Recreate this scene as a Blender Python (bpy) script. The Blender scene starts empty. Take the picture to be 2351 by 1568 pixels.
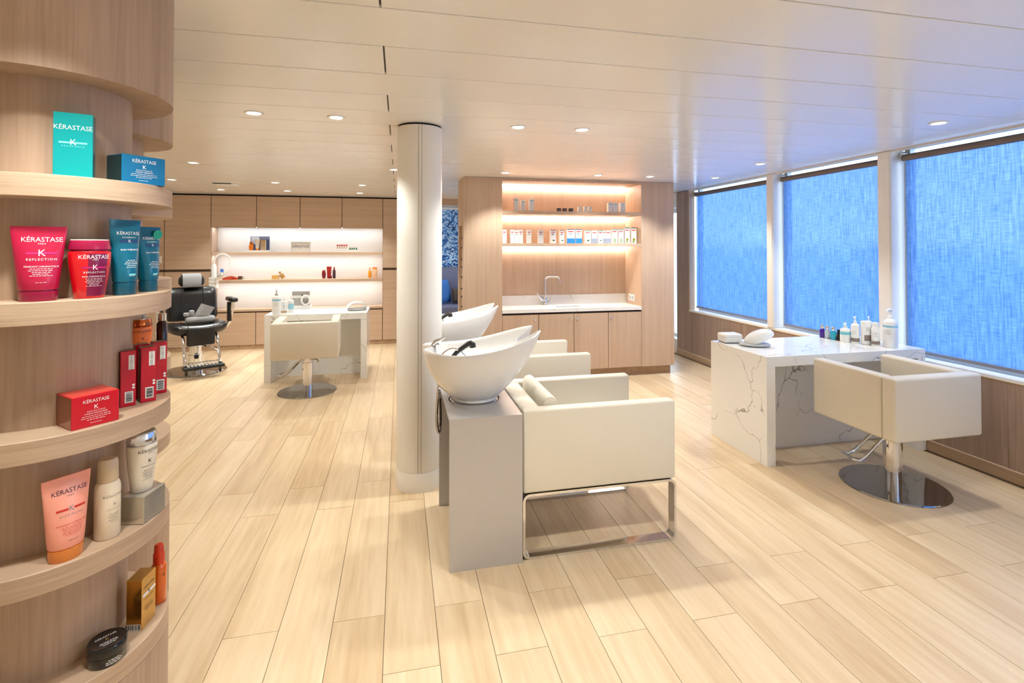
import bpy, bmesh, math, random
from mathutils import Vector, Matrix
random.seed(7)
PI = math.pi
SC = bpy.context.scene
COL = SC.collection
# ------------------------------------------------------------------ camera
cam_d = bpy.data.cameras.new('camera'); cam = bpy.data.objects.new('camera', cam_d); COL.objects.link(cam)
cam_d.sensor_width = 36.0; cam_d.lens = 36.0*1168.0/2351.0
cam_d.shift_x = 0.0; cam_d.shift_y = -(784.0-550.7)/2351.0
cam_d.clip_start = 0.05; cam_d.clip_end = 200
cam.location = (0, 0, 1.5); cam.rotation_euler = (math.radians(90.8), 0, -math.radians(12.48))
SC.camera = cam
# ------------------------------------------------------------------ view and world
SC.view_settings.view_transform = 'Standard'; SC.view_settings.look = 'None'
SC.view_settings.gamma = 1.0; SC.view_settings.use_curve_mapping = False
SC.view_settings.exposure = 0.46
SPOT_W = 38.0      # one downlight, watts
SKY = 3.15
STRIP = 28.0
SC.cycles.max_bounces = 7; SC.cycles.diffuse_bounces = 4; SC.cycles.glossy_bounces = 3; SC.cycles.transparent_max_bounces = 6; SC.cycles.caustics_reflective = False; SC.cycles.caustics_refractive = False
def lin(c):
    return tuple(((v/255.0)/12.92 if v/255.0 <= 0.04045 else ((v/255.0+0.055)/1.055)**2.4) for v in c)
W = bpy.data.worlds.new('sky_and_sea'); SC.world = W; W.use_nodes = True
wn = W.node_tree.nodes; wl = W.node_tree.links; wn.clear()
wo = wn.new('ShaderNodeOutputWorld'); wb = wn.new('ShaderNodeBackground'); wt = wn.new('ShaderNodeTexCoord')
ws = wn.new('ShaderNodeSeparateXYZ'); wr = wn.new('ShaderNodeValToRGB'); wm = wn.new('ShaderNodeMath'); wm.operation = 'MULTIPLY_ADD'
wm.inputs[1].default_value = 0.5; wm.inputs[2].default_value = 0.5
wl.new(wt.outputs['Generated'], ws.inputs[0]); wl.new(ws.outputs['Z'], wm.inputs[0]); wl.new(wm.outputs[0], wr.inputs[0])
wl.new(wr.outputs[0], wb.inputs[0]); wl.new(wb.outputs[0], wo.inputs[0]); wb.inputs[1].default_value = SKY
e = wr.color_ramp.elements
e[0].position = 0.0; e[0].color = (0.16, 0.32, 0.60, 1); e[1].position = 1.0; e[1].color = (0.42, 0.64, 0.96, 1)
for p, c in ((0.47, (0.32, 0.52, 0.80)), (0.495, (0.41, 0.59, 0.85)), (0.508, (0.86, 0.92, 0.98)), (0.62, (0.79, 0.89, 1.0))):
    k = e.new(p); k.color = (*c, 1)
# ------------------------------------------------------------------ mesh helpers
class MB:
    def __init__(s): s.v = []; s.f = []
    def add(s, vs, fs):
        o = len(s.v); s.v += [tuple(p) for p in vs]; s.f += [tuple(i+o for i in f) for f in fs]; return s
    def box(s, x0, x1, y0, y1, z0, z1):
        return s.add([(x0,y0,z0),(x1,y0,z0),(x1,y1,z0),(x0,y1,z0),(x0,y0,z1),(x1,y0,z1),(x1,y1,z1),(x0,y1,z1)],
                     [(0,3,2,1),(4,5,6,7),(0,1,5,4),(1,2,6,5),(2,3,7,6),(3,0,4,7)])
    def rbox(s, x0, x1, y0, y1, z0, z1, r=0.01, seg=2):
        bm = bmesh.new(); bmesh.ops.create_cube(bm, size=1)
        for v in bm.verts: v.co = ((x0+x1)/2+v.co.x*(x1-x0), (y0+y1)/2+v.co.y*(y1-y0), (z0+z1)/2+v.co.z*(z1-z0))
        bmesh.ops.bevel(bm, geom=bm.edges[:], offset=r, segments=seg, profile=0.5, affect='EDGES')
        bm.verts.index_update(); s.add([v.co[:] for v in bm.verts], [[v.index for v in f.verts] for f in bm.faces]); bm.free(); return s
    def loft(s, rings, cap0=True, cap1=True, closed=True):
        n = len(rings[0]); vs = [p for r in rings for p in r]; fs = []
        for i in range(len(rings)-1):
            for j in range(n if closed else n-1):
                a = i*n+j; b = i*n+(j+1) % n; fs.append((a, b, b+n, a+n))
        if cap0: fs.append(tuple(range(n-1, -1, -1)))
        if cap1: fs.append(tuple((len(rings)-1)*n+j for j in range(n)))
        return s.add(vs, fs)
    def lathe(s, prof, c=(0,0,0), n=32, sx=1.0, sy=1.0, caps=True):
        rings = [[(c[0]+max(r,1e-4)*sx*math.cos(2*PI*j/n), c[1]+max(r,1e-4)*sy*math.sin(2*PI*j/n), c[2]+z) for j in range(n)] for r, z in prof]
        return s.loft(rings, caps, caps)
    def tube(s, path, r, n=8, closed=False, flat=None):
        P = [Vector(p) for p in path]; rings = []; up = None; m = len(P)
        for i, p in enumerate(P):
            if closed: t = (P[(i+1) % m]-P[i-1]).normalized()
            else: t = (P[min(i+1, m-1)]-P[max(i-1, 0)]).normalized()
            if up is None:
                up = Vector((0,0,1)) if abs(t.z) < 0.9 else Vector((1,0,0))
            a = t.cross(up).normalized(); up = a.cross(t).normalized()
            rr = r[i] if isinstance(r, (list, tuple)) else r
            rings.append([tuple(p+a*rr*math.cos(2*PI*j/n)*(1 if not flat else flat)+up*rr*math.sin(2*PI*j/n)) for j in range(n)])
        if closed: rings.append(rings[0]); return s.loft(rings, False, False)
        return s.loft(rings)
    def bar(s, path, w, t, axis=(0,1,0)):
        """flat bar swept along a closed path lying in a plane; w along axis, t thickness"""
        P = [Vector(p) for p in path]; ax = Vector(axis); m = len(P); rings = []
        for i, p in enumerate(P):
            d = (P[(i+1) % m]-P[i-1]).normalized(); nrm = d.cross(ax).normalized()
            rings.append([tuple(p+ax*w/2+nrm*t/2), tuple(p-ax*w/2+nrm*t/2), tuple(p-ax*w/2-nrm*t/2), tuple(p+ax*w/2-nrm*t/2)])
        rings.append(rings[0]); return s.loft(rings, False, False)
    def prism(s, poly, z0, z1):
        n = len(poly)
        return s.loft([[(x,y,z0) for x,y in poly], [(x,y,z1) for x,y in poly]])
    def mesh(s, name, smooth=True, ang=35):
        me = bpy.data.meshes.new(name); me.from_pydata(s.v, [], s.f); me.validate(); me.update()
        bm = bmesh.new(); bm.from_mesh(me); bmesh.ops.recalc_face_normals(bm, faces=bm.faces); bm.to_mesh(me); bm.free()
        if smooth:
            me.polygons.foreach_set('use_smooth', [True]*len(me.polygons)); me.set_sharp_from_angle(angle=math.radians(ang))
        return me
def link(name, me, mat, parent=None, loc=(0,0,0), rot=(0,0,0)):
    if mat is not None and len(me.materials) == 0: me.materials.append(mat)
    o = bpy.data.objects.new(name, me); COL.objects.link(o); o.parent = parent; o.location = loc; o.rotation_euler = rot; return o
def obj(name, mb, mat, parent=None, smooth=True, loc=(0,0,0), rot=(0,0,0), ang=35):
    return link(name, mb.mesh(name, smooth, ang), mat, parent, loc, rot)
def tag(o, label, cat, group=None):
    o['label'] = label; o['category'] = cat
    if group: o['group'] = group
    return o
def thing(name, label, cat, loc=(0,0,0), rz=0.0, group=None):
    o = bpy.data.objects.new(name, None); COL.objects.link(o); o.empty_display_size = 0.05
    o.location = loc; o.rotation_euler = (0,0,rz); return tag(o, label, cat, group)
def struct(name, mb, mat, parent=None, smooth=False, label=None):
    o = obj(name, mb, mat, parent, smooth)
    if parent is None: o['kind'] = 'structure'
    if label: o['label'] = label
    return o
def B(*a): return MB().box(*a)
def RB(*a, r=0.01, seg=2): return MB().rbox(*a, r=r, seg=seg)
def text(name, s, size, mat, parent, fn, align='CENTER', spacing=1.0, xs=1.0, thick=0.0):
    cu = bpy.data.curves.new(name, 'FONT'); cu.body = s; cu.size = size; cu.align_x = align; cu.align_y = 'CENTER'
    cu.space_character = spacing; cu.resolution_u = 2; cu.offset = thick
    t = bpy.data.objects.new(name, cu); COL.objects.link(t); bpy.context.view_layer.update()
    dg = bpy.context.evaluated_depsgraph_get(); me = bpy.data.meshes.new_from_object(t.evaluated_get(dg))
    bpy.data.objects.remove(t); bpy.data.curves.remove(cu)
    if xs != 1.0 or fn:
        for v in me.vertices: v.co = fn(v.co.x*xs, v.co.y)
    me.name = name; me.materials.clear(); me.materials.append(mat)
    o = bpy.data.objects.new(name, me); COL.objects.link(o); o.parent = parent; return o
# ------------------------------------------------------------------ materials
def mat(name, col, rough=0.5, metal=0.0, spec=0.5, coat=0.0, trans=0.0, ior=1.45, sub=0.0, emit=None, alpha=1.0):
    m = bpy.data.materials.new(name); m.use_nodes = True; b = m.node_tree.nodes['Principled BSDF']
    b.inputs['Base Color'].default_value = (*lin(col), 1); b.inputs['Roughness'].default_value = rough
    b.inputs['Metallic'].default_value = metal; b.inputs['Specular IOR Level'].default_value = spec
    b.inputs['Coat Weight'].default_value = coat; b.inputs['Coat Roughness'].default_value = 0.05
    b.inputs['Transmission Weight'].default_value = trans; b.inputs['IOR'].default_value = ior
    if emit: b.inputs['Emission Color'].default_value = (*lin(emit[0]), 1); b.inputs['Emission Strength'].default_value = emit[1]
    return m
def nodes(m): return m.node_tree.nodes, m.node_tree.links, m.node_tree.nodes['Principled BSDF']
def ramp(N, stops):
    r = N.new('ShaderNodeValToRGB'); el = r.color_ramp.elements
    el[0].position = stops[0][0]; el[0].color = (*lin(stops[0][1]), 1); el[1].position = stops[-1][0]; el[1].color = (*lin(stops[-1][1]), 1)
    for p, c in stops[1:-1]: k = el.new(p); k.color = (*lin(c), 1)
    return r
def wood(name, light, mid, dark, grain='z', rough=0.5, rnd=False, across=16.0, along=0.7, tone=0.0):
    m = mat(name, mid, rough); N, L, b = nodes(m)
    tc = N.new('ShaderNodeTexCoord'); vec = tc.outputs['Object']
    if rnd:
        oi = N.new('ShaderNodeObjectInfo'); ml = N.new('ShaderNodeMath'); ml.operation = 'MULTIPLY'; ml.inputs[1].default_value = 57.0
        L.new(oi.outputs['Random'], ml.inputs[0]); av = N.new('ShaderNodeVectorMath'); av.operation = 'ADD'
        L.new(vec, av.inputs[0]); L.new(ml.outputs[0], av.inputs[1]); vec = av.outputs[0]
    mp = N.new('ShaderNodeMapping'); L.new(vec, mp.inputs['Vector'])
    s = [across]*3; s['xyz'.index(grain)] = along
    if grain == 'h': pass
    mp.inputs['Scale'].default_value = s
    n1 = N.new('ShaderNodeTexNoise'); n1.inputs['Scale'].default_value = 1.0; n1.inputs['Detail'].default_value = 5; n1.inputs['Distortion'].default_value = 0.6
    n2 = N.new('ShaderNodeTexNoise'); n2.inputs['Scale'].default_value = 5.5; n2.inputs['Detail'].default_value = 4
    n3 = N.new('ShaderNodeTexNoise'); n3.inputs['Scale'].default_value = 0.28; n3.inputs['Detail'].default_value = 2
    for n in (n1, n2, n3): L.new(mp.outputs[0], n.inputs['Vector'])
    a = N.new('ShaderNodeMath'); a.operation = 'MULTIPLY_ADD'; a.inputs[1].default_value = 0.45; L.new(n1.outputs[0], a.inputs[0])
    c = N.new('ShaderNodeMath'); c.operation = 'MULTIPLY_ADD'; c.inputs[1].default_value = 0.35; L.new(n2.outputs[0], c.inputs[0]); L.new(c.outputs[0], a.inputs[2])
    d = N.new('ShaderNodeMath'); d.operation = 'MULTIPLY'; d.inputs[1].default_value = 0.2; L.new(n3.outputs[0], d.inputs[0]); L.new(d.outputs[0], c.inputs[2])
    src = a.outputs[0]
    if rnd and tone:
        q = N.new('ShaderNodeMath'); q.operation = 'MULTIPLY_ADD'; q.inputs[1].default_value = tone; L.new(oi.outputs['Random'], q.inputs[0])
        q2 = N.new('ShaderNodeMath'); q2.operation = 'ADD'; q2.inputs[1].default_value = -tone/2; L.new(src, q2.inputs[0]); L.new(q2.outputs[0], q.inputs[2]); src = q.outputs[0]
    r = ramp(N, [(0.30, dark), (0.5, mid), (0.68, light)]); L.new(src, r.inputs[0]); L.new(r.outputs[0], b.inputs['Base Color'])
    bp = N.new('ShaderNodeBump'); bp.inputs['Strength'].default_value = 0.12; bp.inputs['Distance'].default_value = 0.002
    L.new(n2.outputs[0], bp.inputs['Height']); L.new(bp.outputs[0], b.inputs['Normal'])
    return m
WOODV = wood('oak_veneer_vertical', (208,182,158), (200,172,147), (186,157,132), 'z', 0.5, across=22)
WOODH = wood('oak_veneer_horizontal', (208,182,158), (200,172,147), (186,157,132), 'x', 0.5, across=22)
WOODWALL = wood('grey_oak_panel', (176,150,132), (158,132,114), (138,112,96), 'z', 0.5, across=22)
WOODCOL = wood('smoked_oak_curved', (190,162,138), (178,150,127), (160,132,110), 'z', 0.45, across=26, along=0.9)
WOODEDGE = wood('oak_edge_band', (205,178,152), (190,162,136), (170,142,117), 'z', 0.45, across=2.0, along=60)
WOODBASE = wood('oak_skirting', (196,166,134), (180,150,120), (160,130,103), 'y', 0.5, across=20)
PLANK = wood('pale_oak_plank', (229,207,175), (216,190,154), (193,163,125), 'y', 0.33, rnd=True, across=7.5, along=0.55, tone=0.10)
GROUT = mat('floor_joint', (128,104,80), 0.8)
CEIL = mat('ceiling_enamel', (243,240,235), 0.2, spec=0.5)
CEILGAP = mat('ceiling_joint', (92,84,76), 0.7)
WHITE = mat('white_paint', (238,236,232), 0.4)
BEIGEW = mat('cream_paint', (236,229,219), 0.45)
COLW = mat('column_enamel', (238,233,225), 0.3)
BLACKGAP = mat('shadow_gap', (28,24,22), 0.8)
DARKW = mat('dark_recess', (86,68,54), 0.7)
GOLD = mat('brass_strip', (214,170,96), 0.35, 0.6)
CERAM = mat('white_ceramic', (244,242,240), 0.08, coat=0.4)
LEATHER = mat('cream_leather', (226,217,200), 0.48)
CHROME = mat('chrome', (225,225,228), 0.06, 1.0)
STEEL = mat('polished_steel', (170,168,168), 0.07, 1.0)
SILVER = mat('silver_lacquer', (190,186,184), 0.32, 0.35)
BLACK = mat('black_leather', (26,25,26), 0.32, coat=0.1)
BLKPL = mat('black_plastic', (22,22,23), 0.3)
RUBBER = mat('dark_handset', (52,50,50), 0.3, 0.4)
TOWEL = mat('grey_towel', (160,161,163), 0.95)
WPL = mat('white_plastic', (240,239,236), 0.3)
GREYPL = mat('grey_plastic', (188,188,186), 0.35)
SPLASHW = mat('white_back_panel', (244,244,242), 0.35)
BENCH = mat('slate_upholstery', (112,114,140), 0.8)
BLUEC = mat('blue_cushion', (70,130,210), 0.8)
BROWNC = mat('brown_cushion', (84,72,62), 0.85)
ROLLER = mat('roller_tube', (118,100,88), 0.55)
LED = mat('led_strip', (255,240,225), 0.5, emit=((255,242,230), STRIP))
LEDW = mat('led_strip_cool', (255,250,245), 0.5, emit=((250,252,255), STRIP*0.6))
LAMP = mat('lamp_diffuser', (255,250,240), 0.5, emit=((255,244,228), 14.0))
INKW = mat('white_print', (245,242,240), 0.5); INKB = mat('black_print', (36,28,30), 0.5); INKR = mat('red_print', (205,48,30), 0.5)
INKM = mat('magenta_print', (190,30,110), 0.5); INKG = mat('grey_print', (140,138,135), 0.5); INKC = mat('pale_cyan_print', (120,215,225), 0.5)
def fabric_bumps(m, scale, strength):
    N, L, b = nodes(m); n = N.new('ShaderNodeTexNoise'); n.inputs['Scale'].default_value = scale; n.inputs['Detail'].default_value = 4
    tc = N.new('ShaderNodeTexCoord'); L.new(tc.outputs['Object'], n.inputs['Vector'])
    bp = N.new('ShaderNodeBump'); bp.inputs['Strength'].default_value = strength; bp.inputs['Distance'].default_value = 0.004
    L.new(n.outputs[0], bp.inputs['Height']); L.new(bp.outputs[0], b.inputs['Normal'])
fabric_bumps(TOWEL, 140, 0.9); fabric_bumps(BENCH, 120, 0.3)
def marble():
    m = mat('veined_quartz', (238,236,232), 0.14); N, L, b = nodes(m)
    tc = N.new('ShaderNodeTexCoord'); n0 = N.new('ShaderNodeTexNoise'); n0.inputs['Scale'].default_value = 3.2; n0.inputs['Detail'].default_value = 6
    L.new(tc.outputs['Object'], n0.inputs['Vector'])
    mx = N.new('ShaderNodeVectorMath'); mx.operation = 'MULTIPLY_ADD'; mx.inputs[1].default_value = (0.42,0.42,0.42)
    L.new(n0.outputs['Color'], mx.inputs[0]); L.new(tc.outputs['Object'], mx.inputs[2])
    v = N.new('ShaderNodeTexVoronoi'); v.feature = 'DISTANCE_TO_EDGE'; v.inputs['Scale'].default_value = 1.9; L.new(mx.outputs[0], v.inputs['Vector'])
    n2 = N.new('ShaderNodeTexNoise'); n2.inputs['Scale'].default_value = 3.0; n2.inputs['Detail'].default_value = 3; L.new(tc.outputs['Object'], n2.inputs['Vector'])
    r = N.new('ShaderNodeMapRange'); r.inputs['From Min'].default_value = 0.0; r.inputs['From Max'].default_value = 0.009; r.inputs['To Min'].default_value = 1; r.inputs['To Max'].default_value = 0
    L.new(v.outputs['Distance'], r.inputs['Value'])
    r2 = N.new('ShaderNodeMapRange'); r2.inputs['From Min'].default_value = 0.45; r2.inputs['From Max'].default_value = 0.6; L.new(n2.outputs[0], r2.inputs['Value'])
    mm = N.new('ShaderNodeMath'); mm.operation = 'MULTIPLY'; L.new(r.outputs[0], mm.inputs[0]); L.new(r2.outputs[0], mm.inputs[1])
    c = ramp(N, [(0.0, (240,238,234)), (1.0, (128,118,110))]); L.new(mm.outputs[0], c.inputs[0]); L.new(c.outputs[0], b.inputs['Base Color'])
    return m
MARBLE = marble()
def blind_mat():
    m = bpy.data.materials.new('woven_blind'); m.use_nodes = True; N = m.node_tree.nodes; L = m.node_tree.links; N.clear()
    out = N.new('ShaderNodeOutputMaterial'); tc = N.new('ShaderNodeTexCoord'); mp = N.new('ShaderNodeMapping'); mp2 = N.new('ShaderNodeMapping')
    mp.inputs['Scale'].default_value = (1, 95, 6); mp2.inputs['Scale'].default_value = (1, 12, 150)
    n1 = N.new('ShaderNodeTexNoise'); n1.inputs['Scale'].default_value = 1.0; n1.inputs['Detail'].default_value = 3
    n2 = N.new('ShaderNodeTexNoise'); n2.inputs['Scale'].default_value = 1.0; n2.inputs['Detail'].default_value = 2
    for a, n in ((mp, n1), (mp2, n2)): L.new(tc.outputs['Object'], a.inputs['Vector']); L.new(a.outputs[0], n.inputs['Vector'])
    ad = N.new('ShaderNodeMath'); ad.operation = 'MULTIPLY_ADD'; ad.inputs[1].default_value = 0.6; L.new(n1.outputs[0], ad.inputs[0])
    ml = N.new('ShaderNodeMath'); ml.operation = 'MULTIPLY'; ml.inputs[1].default_value = 0.4; L.new(n2.outputs[0], ml.inputs[0]); L.new(ml.outputs[0], ad.inputs[2])
    cr = N.new('ShaderNodeValToRGB'); ce = cr.color_ramp.elements; ce[0].position = 0.36; ce[0].color = (0.58,0.69,0.83,1); ce[1].position = 0.64; ce[1].color = (1.0,1.0,1.0,1); L.new(ad.outputs[0], cr.inputs[0])
    def tint(c):
        q = N.new('ShaderNodeVectorMath'); q.operation = 'MULTIPLY'; q.inputs[1].default_value = c; L.new(cr.outputs[0], q.inputs[0]); return q.outputs[0]
    tr = N.new('ShaderNodeBsdfTransparent'); L.new(tint((0.555,0.69,0.885)), tr.inputs[0])
    tl = N.new('ShaderNodeBsdfTranslucent'); L.new(tint((0.46,0.62,0.82)), tl.inputs[0])
    df = N.new('ShaderNodeBsdfDiffuse'); df.inputs[0].default_value = (0.16,0.24,0.40,1); m1 = N.new('ShaderNodeMixShader'); m1.inputs[0].default_value = 0.35
    L.new(tl.outputs[0], m1.inputs[1]); L.new(df.outputs[0], m1.inputs[2]); m2 = N.new('ShaderNodeMixShader'); m2.inputs[0].default_value = 0.5
    L.new(m1.outputs[0], m2.inputs[1]); L.new(tr.outputs[0], m2.inputs[2]); L.new(m2.outputs[0], out.inputs[0]); return m
BLIND = blind_mat()
def glass_mat():
    m = bpy.data.materials.new('window_glass'); m.use_nodes = True; N = m.node_tree.nodes; L = m.node_tree.links; N.clear()
    out = N.new('ShaderNodeOutputMaterial'); t = N.new('ShaderNodeBsdfTransparent'); t.inputs[0].default_value = (0.93,0.96,0.98,1)
    g = N.new('ShaderNodeBsdfGlossy'); g.inputs['Roughness'].default_value = 0.02; x = N.new('ShaderNodeMixShader'); x.inputs[0].default_value = 0.05; L.new(t.outputs[0], x.inputs[1]); L.new(g.outputs[0], x.inputs[2]); L.new(x.outputs[0], out.inputs[0]); return m
GLASS = glass_mat()
def mosaic_mat():
    m = mat('blue_mosaic', (90,140,200), 0.25); N, L, b = nodes(m); tc = N.new('ShaderNodeTexCoord')
    v = N.new('ShaderNodeTexVoronoi'); v.inputs['Scale'].default_value = 34; L.new(tc.outputs['Object'], v.inputs['Vector'])
    s = N.new('ShaderNodeSeparateColor'); L.new(v.outputs['Color'], s.inputs[0])
    c = ramp(N, [(0.0, (28,52,96)), (0.3, (70,120,190)), (0.6, (140,190,235)), (1.0, (225,238,250))]); L.new(s.outputs[0], c.inputs[0]); L.new(c.outputs[0], b.inputs['Base Color']); return m
MOSAIC = mosaic_mat()
# ------------------------------------------------------------------ room shell
CH = 2.268
XW = 3.82
floor = struct('floor', B(-4.4, 4.0, -1.2, 10.2, -0.12, -0.006), GROUT)
PW, PL = 0.2015, 1.2355
pme = B(-PW/2+0.0011, PW/2-0.0011, -PL/2+0.0011, PL/2-0.0011, -0.006, 0.0).mesh('plank', False)
cnt = 0
rest = MB()
for k in range(-22, 20):
    xc = -0.053+PW*(k+0.5)
    if xc < -4.4+PW/2 or xc > XW-0.02: continue
    off = 2.159 if k % 2 else 3.094
    for j in range(-5, 7):
        yc = off+PL*(j+0.5)
        if yc-PL/2 > 9.9 or yc+PL/2 < -1.1: continue
        hidden = yc > 8.3 or yc < 0.35 or xc < -3.4 or (yc < 1.5 and xc < -1.2) or (xc > 0.7 and 6.3 < yc) 
        if hidden: rest.box(xc-PW/2+.0011, xc+PW/2-.0011, yc-PL/2+.0011, yc+PL/2-.0011, -0.006, 0.0)
        else: link('plank', pme, PLANK, floor, (xc, yc, 0)); cnt += 1
ro = obj('plank_field', rest, PLANK, floor, False); ro['kind'] = 'stuff'
# ceiling and its panels
ceil_o = struct('ceiling', B(-4.4, 4.0, -1.2, 10.2, CH+0.012, CH+0.12), CEILGAP)
PIT = 0.3213
def cpanel(x0, x1, y0):
    g = 0.0032
    bm = MB().rbox(x0+g, x1-g, y0+g, y0+PIT-g, CH, CH+0.014, r=0.002, seg=1)
    obj('ceiling_panel', bm, CEIL, ceil_o, False)
y = 1.677-PIT*9; i = 0
while y < 9.9:
    cuts = [-4.4, -0.062, 3.81] if i % 2 == 0 else [-4.4, -2.6, 3.81]
    for a, b2 in zip(cuts, cuts[1:]): cpanel(a, b2, y)
    y += PIT; i += 1
# outer walls
struct('wall_back', B(-4.4, 0.42, 8.42, 8.6, 0, CH), BEIGEW)
struct('wall_left', B(-4.5, -4.4, -1.2, 10.2, 0, CH), BEIGEW)
struct('wall_front', B(-4.5, 4.1, -1.3, -1.2, 0, CH), BEIGEW)
struct('wall_lounge', B(0.42, 4.1, 9.8, 9.95, 0, CH), BEIGEW)
# ------------------------------------------------------------------ window wall
ZS, ZG = 0.655, 0.632
OPEN = [(-1.0, 0.58), (0.72, 1.94), (2.06, 3.29), (3.41, 4.60), (4.70, 6.19)]
wr = struct('wall_right', B(XW, 4.06, -1.2, 6.5, 0, ZG-0.01), BEIGEW)
# wood panels below the sill, each its own piece
ys = [-1.2, -0.45, 0.15, 0.75, 1.35, 1.95, 2.515, 3.115, 3.715, 4.315, 4.915, 5.515, 6.115, 6.498]
for a, b2 in zip(ys, ys[1:]): obj('wall_panel', B(XW-0.004, XW+0.02, a+0.001, b2-0.001, 0.08, ZG-0.004), WOODWALL, wr, False)
obj('wall_panel', B(XW-0.004, 3.90, 6.195, 6.498, ZG-0.004, CH-0.006), WOODWALL, wr, False)
obj('reveal_panel', B(XW-0.002, 3.90, 6.185, 6.195, ZG, CH-0.006), WOODV, wr, False)
obj('brass_edge', B(XW-0.006, XW+0.01, -1.2, 6.197, ZG-0.004, ZG+0.002), GOLD, wr, False)
obj('brass_edge', B(XW-0.006, XW+0.002, 6.190, 6.197, ZG, CH-0.006), GOLD, wr, False)
struct('baseboard_right', B(XW-0.012, XW+0.01, -1.2, 6.5, 0, 0.076), WOODBASE).select_set(False)
struct('trim_1', B(XW-0.0125, XW-0.004, -1.2, 6.5, 0.076, 0.080), mat('skirting_cap', (226,204,182), 0.5))
struct('trim_2', B(XW-0.004, 4.06, -1.2, 6.19, ZG+0.002, ZS), WHITE)          # window sill
struct('trim_3', B(XW-0.004, 3.855, -1.2, 6.19, CH-0.012, CH+0.1), BEIGEW)      # head board
edges = [-1.2]+[v for o in OPEN for v in o]
mull = [(-1.2,-1.0),(0.58,0.72),(1.94,2.06),(3.29,3.41),(4.60,4.70)]
for a, b2 in mull:
    wide = b2-a > 0.11
    m = struct('trim_4', RB(XW-0.006, 4.02, a, b2, ZS, CH-0.002, r=0.004, seg=1), WHITE)
    obj('cover_strip', RB(XW-0.012, XW-0.004, a+0.012, b2-0.012, ZS, CH-0.002, r=0.002, seg=1), BEIGEW, m, False)
names = ['window_4', 'window_5', 'window_3', 'window_2', 'window_1']
wlab = ['', '', 'nearest window at the right edge of the photo', 'middle window behind the white pump bottles', 'farthest window, next to the grey oak end panel']
for nm, (a, b2), lb in zip(names, OPEN, wlab):
    f = MB(); t = 0.04
    f.box(3.955, 4.01, a, a+t, ZS, CH+0.05).box(3.955, 4.01, b2-t, b2, ZS, CH+0.05).box(3.955, 4.01, a+t, b2-t, ZS, ZS+t).box(3.955, 4.01, a+t, b2-t, CH+0.012, CH+0.05)
    w = struct(nm, f, WHITE)
    g = obj('pane', B(3.98, 3.986, a+t, b2-t, ZS+t, CH+0.012), GLASS, w, False)
blabels = {'window_3': 'blue backlit roller blind at the right edge, beside the large cream mullion', 'window_2': 'blue backlit roller blind between the two white mullions, behind the bottles',
           'window_1': 'blue backlit roller blind farthest from the camera, narrowest of the three', 'window_5': 'blue backlit roller blind outside the picture', 'window_4': 'blue roller blind behind the camera'}
for nm, (a, b2) in list(zip(names, OPEN)):
    if nm == 'window_4' : continue
    t = thing('roller_blind', blabels[nm], 'roller blind', (3.90, (a+b2)/2, 0.70), 0, 'roller blinds on the window wall')
    hw = (b2-a)/2
    obj('fabric', B(-0.0008, 0.0008, -hw+0.055, hw-0.05, 0.0, 1.50), BLIND, t, False)
    path = [(0.0, -hw+0.03, 1.505), (0.0, hw-0.03, 1.505)]
    obj('roller_tube', MB().tube(path, 0.026, 14), ROLLER, t)
    obj('bottom_bar', RB(-0.007, 0.007, -hw+0.05, hw-0.045, -0.016, 0.008, r=0.003), mat('blind_bar', (150,150,160), 0.4, 0.5), t)
    for s in (-1, 1):
        obj('bracket', RB(-0.014, 0.05, s*(hw-0.022)-0.008, s*(hw-0.022)+0.008, 1.48, 1.545, r=0.004), WPL, t)
        obj('guide_wire', MB().tube([(0.0, s*(hw-0.04), 0.0), (0.0, s*(hw-0.04), 1.48)], 0.002, 6), STEEL, t)
# unscreened window past the end panel
w6 = struct('window_6', B(3.955, 4.01, 6.5, 6.54, 0.2, CH).box(3.955, 4.01, 7.9, 7.94, 0.2, CH).box(3.955, 4.01, 6.54, 7.9, 0.2, 0.24).box(3.955, 4.01, 6.54, 7.9, 2.0, 2.06), WHITE)
obj('pane', B(3.98, 3.986, 6.54, 7.9, 0.24, 2.0), GLASS, w6, False)
struct('wall_right_end', B(XW, 4.06, 6.5, 9.9, 0, 0.2).box(XW, 4.06, 6.5, 9.9, 2.06, CH).box(XW, 4.06, 7.94, 9.9, 0.2, 2.06), BEIGEW)
# ------------------------------------------------------------------ round column
cx, cy, cr = 0.126, 3.31, 0.142
c = struct('wall_column', MB().lathe([(cr, 0.12), (cr, CH-0.012)], (cx, cy, 0), 64), COLW, smooth=True, label='round white structural column in the middle of the room')
obj('skirting_ring', MB().lathe([(cr+0.002, 0.0), (cr+0.002, 0.112), (cr-0.002, 0.12)], (cx, cy, 0), 64), COLW, c)
obj('shadow_gap', MB().lathe([(cr-0.006, CH-0.012), (cr-0.006, CH)], (cx, cy, 0), 48), BLACKGAP, c)
for dx in (-0.010, 0.010):
    a = math.atan2(-cy, -cx)+0.02+dx/cr
    px, py = cx+cr*math.cos(a), cy+cr*math.sin(a)
    obj('joint_strip', MB().box(px-0.0016, px+0.0016, py-0.0012, py+0.003, 0.12, CH-0.012), mat('joint_grey', (176,166,156), 0.5), c, False)
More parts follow.
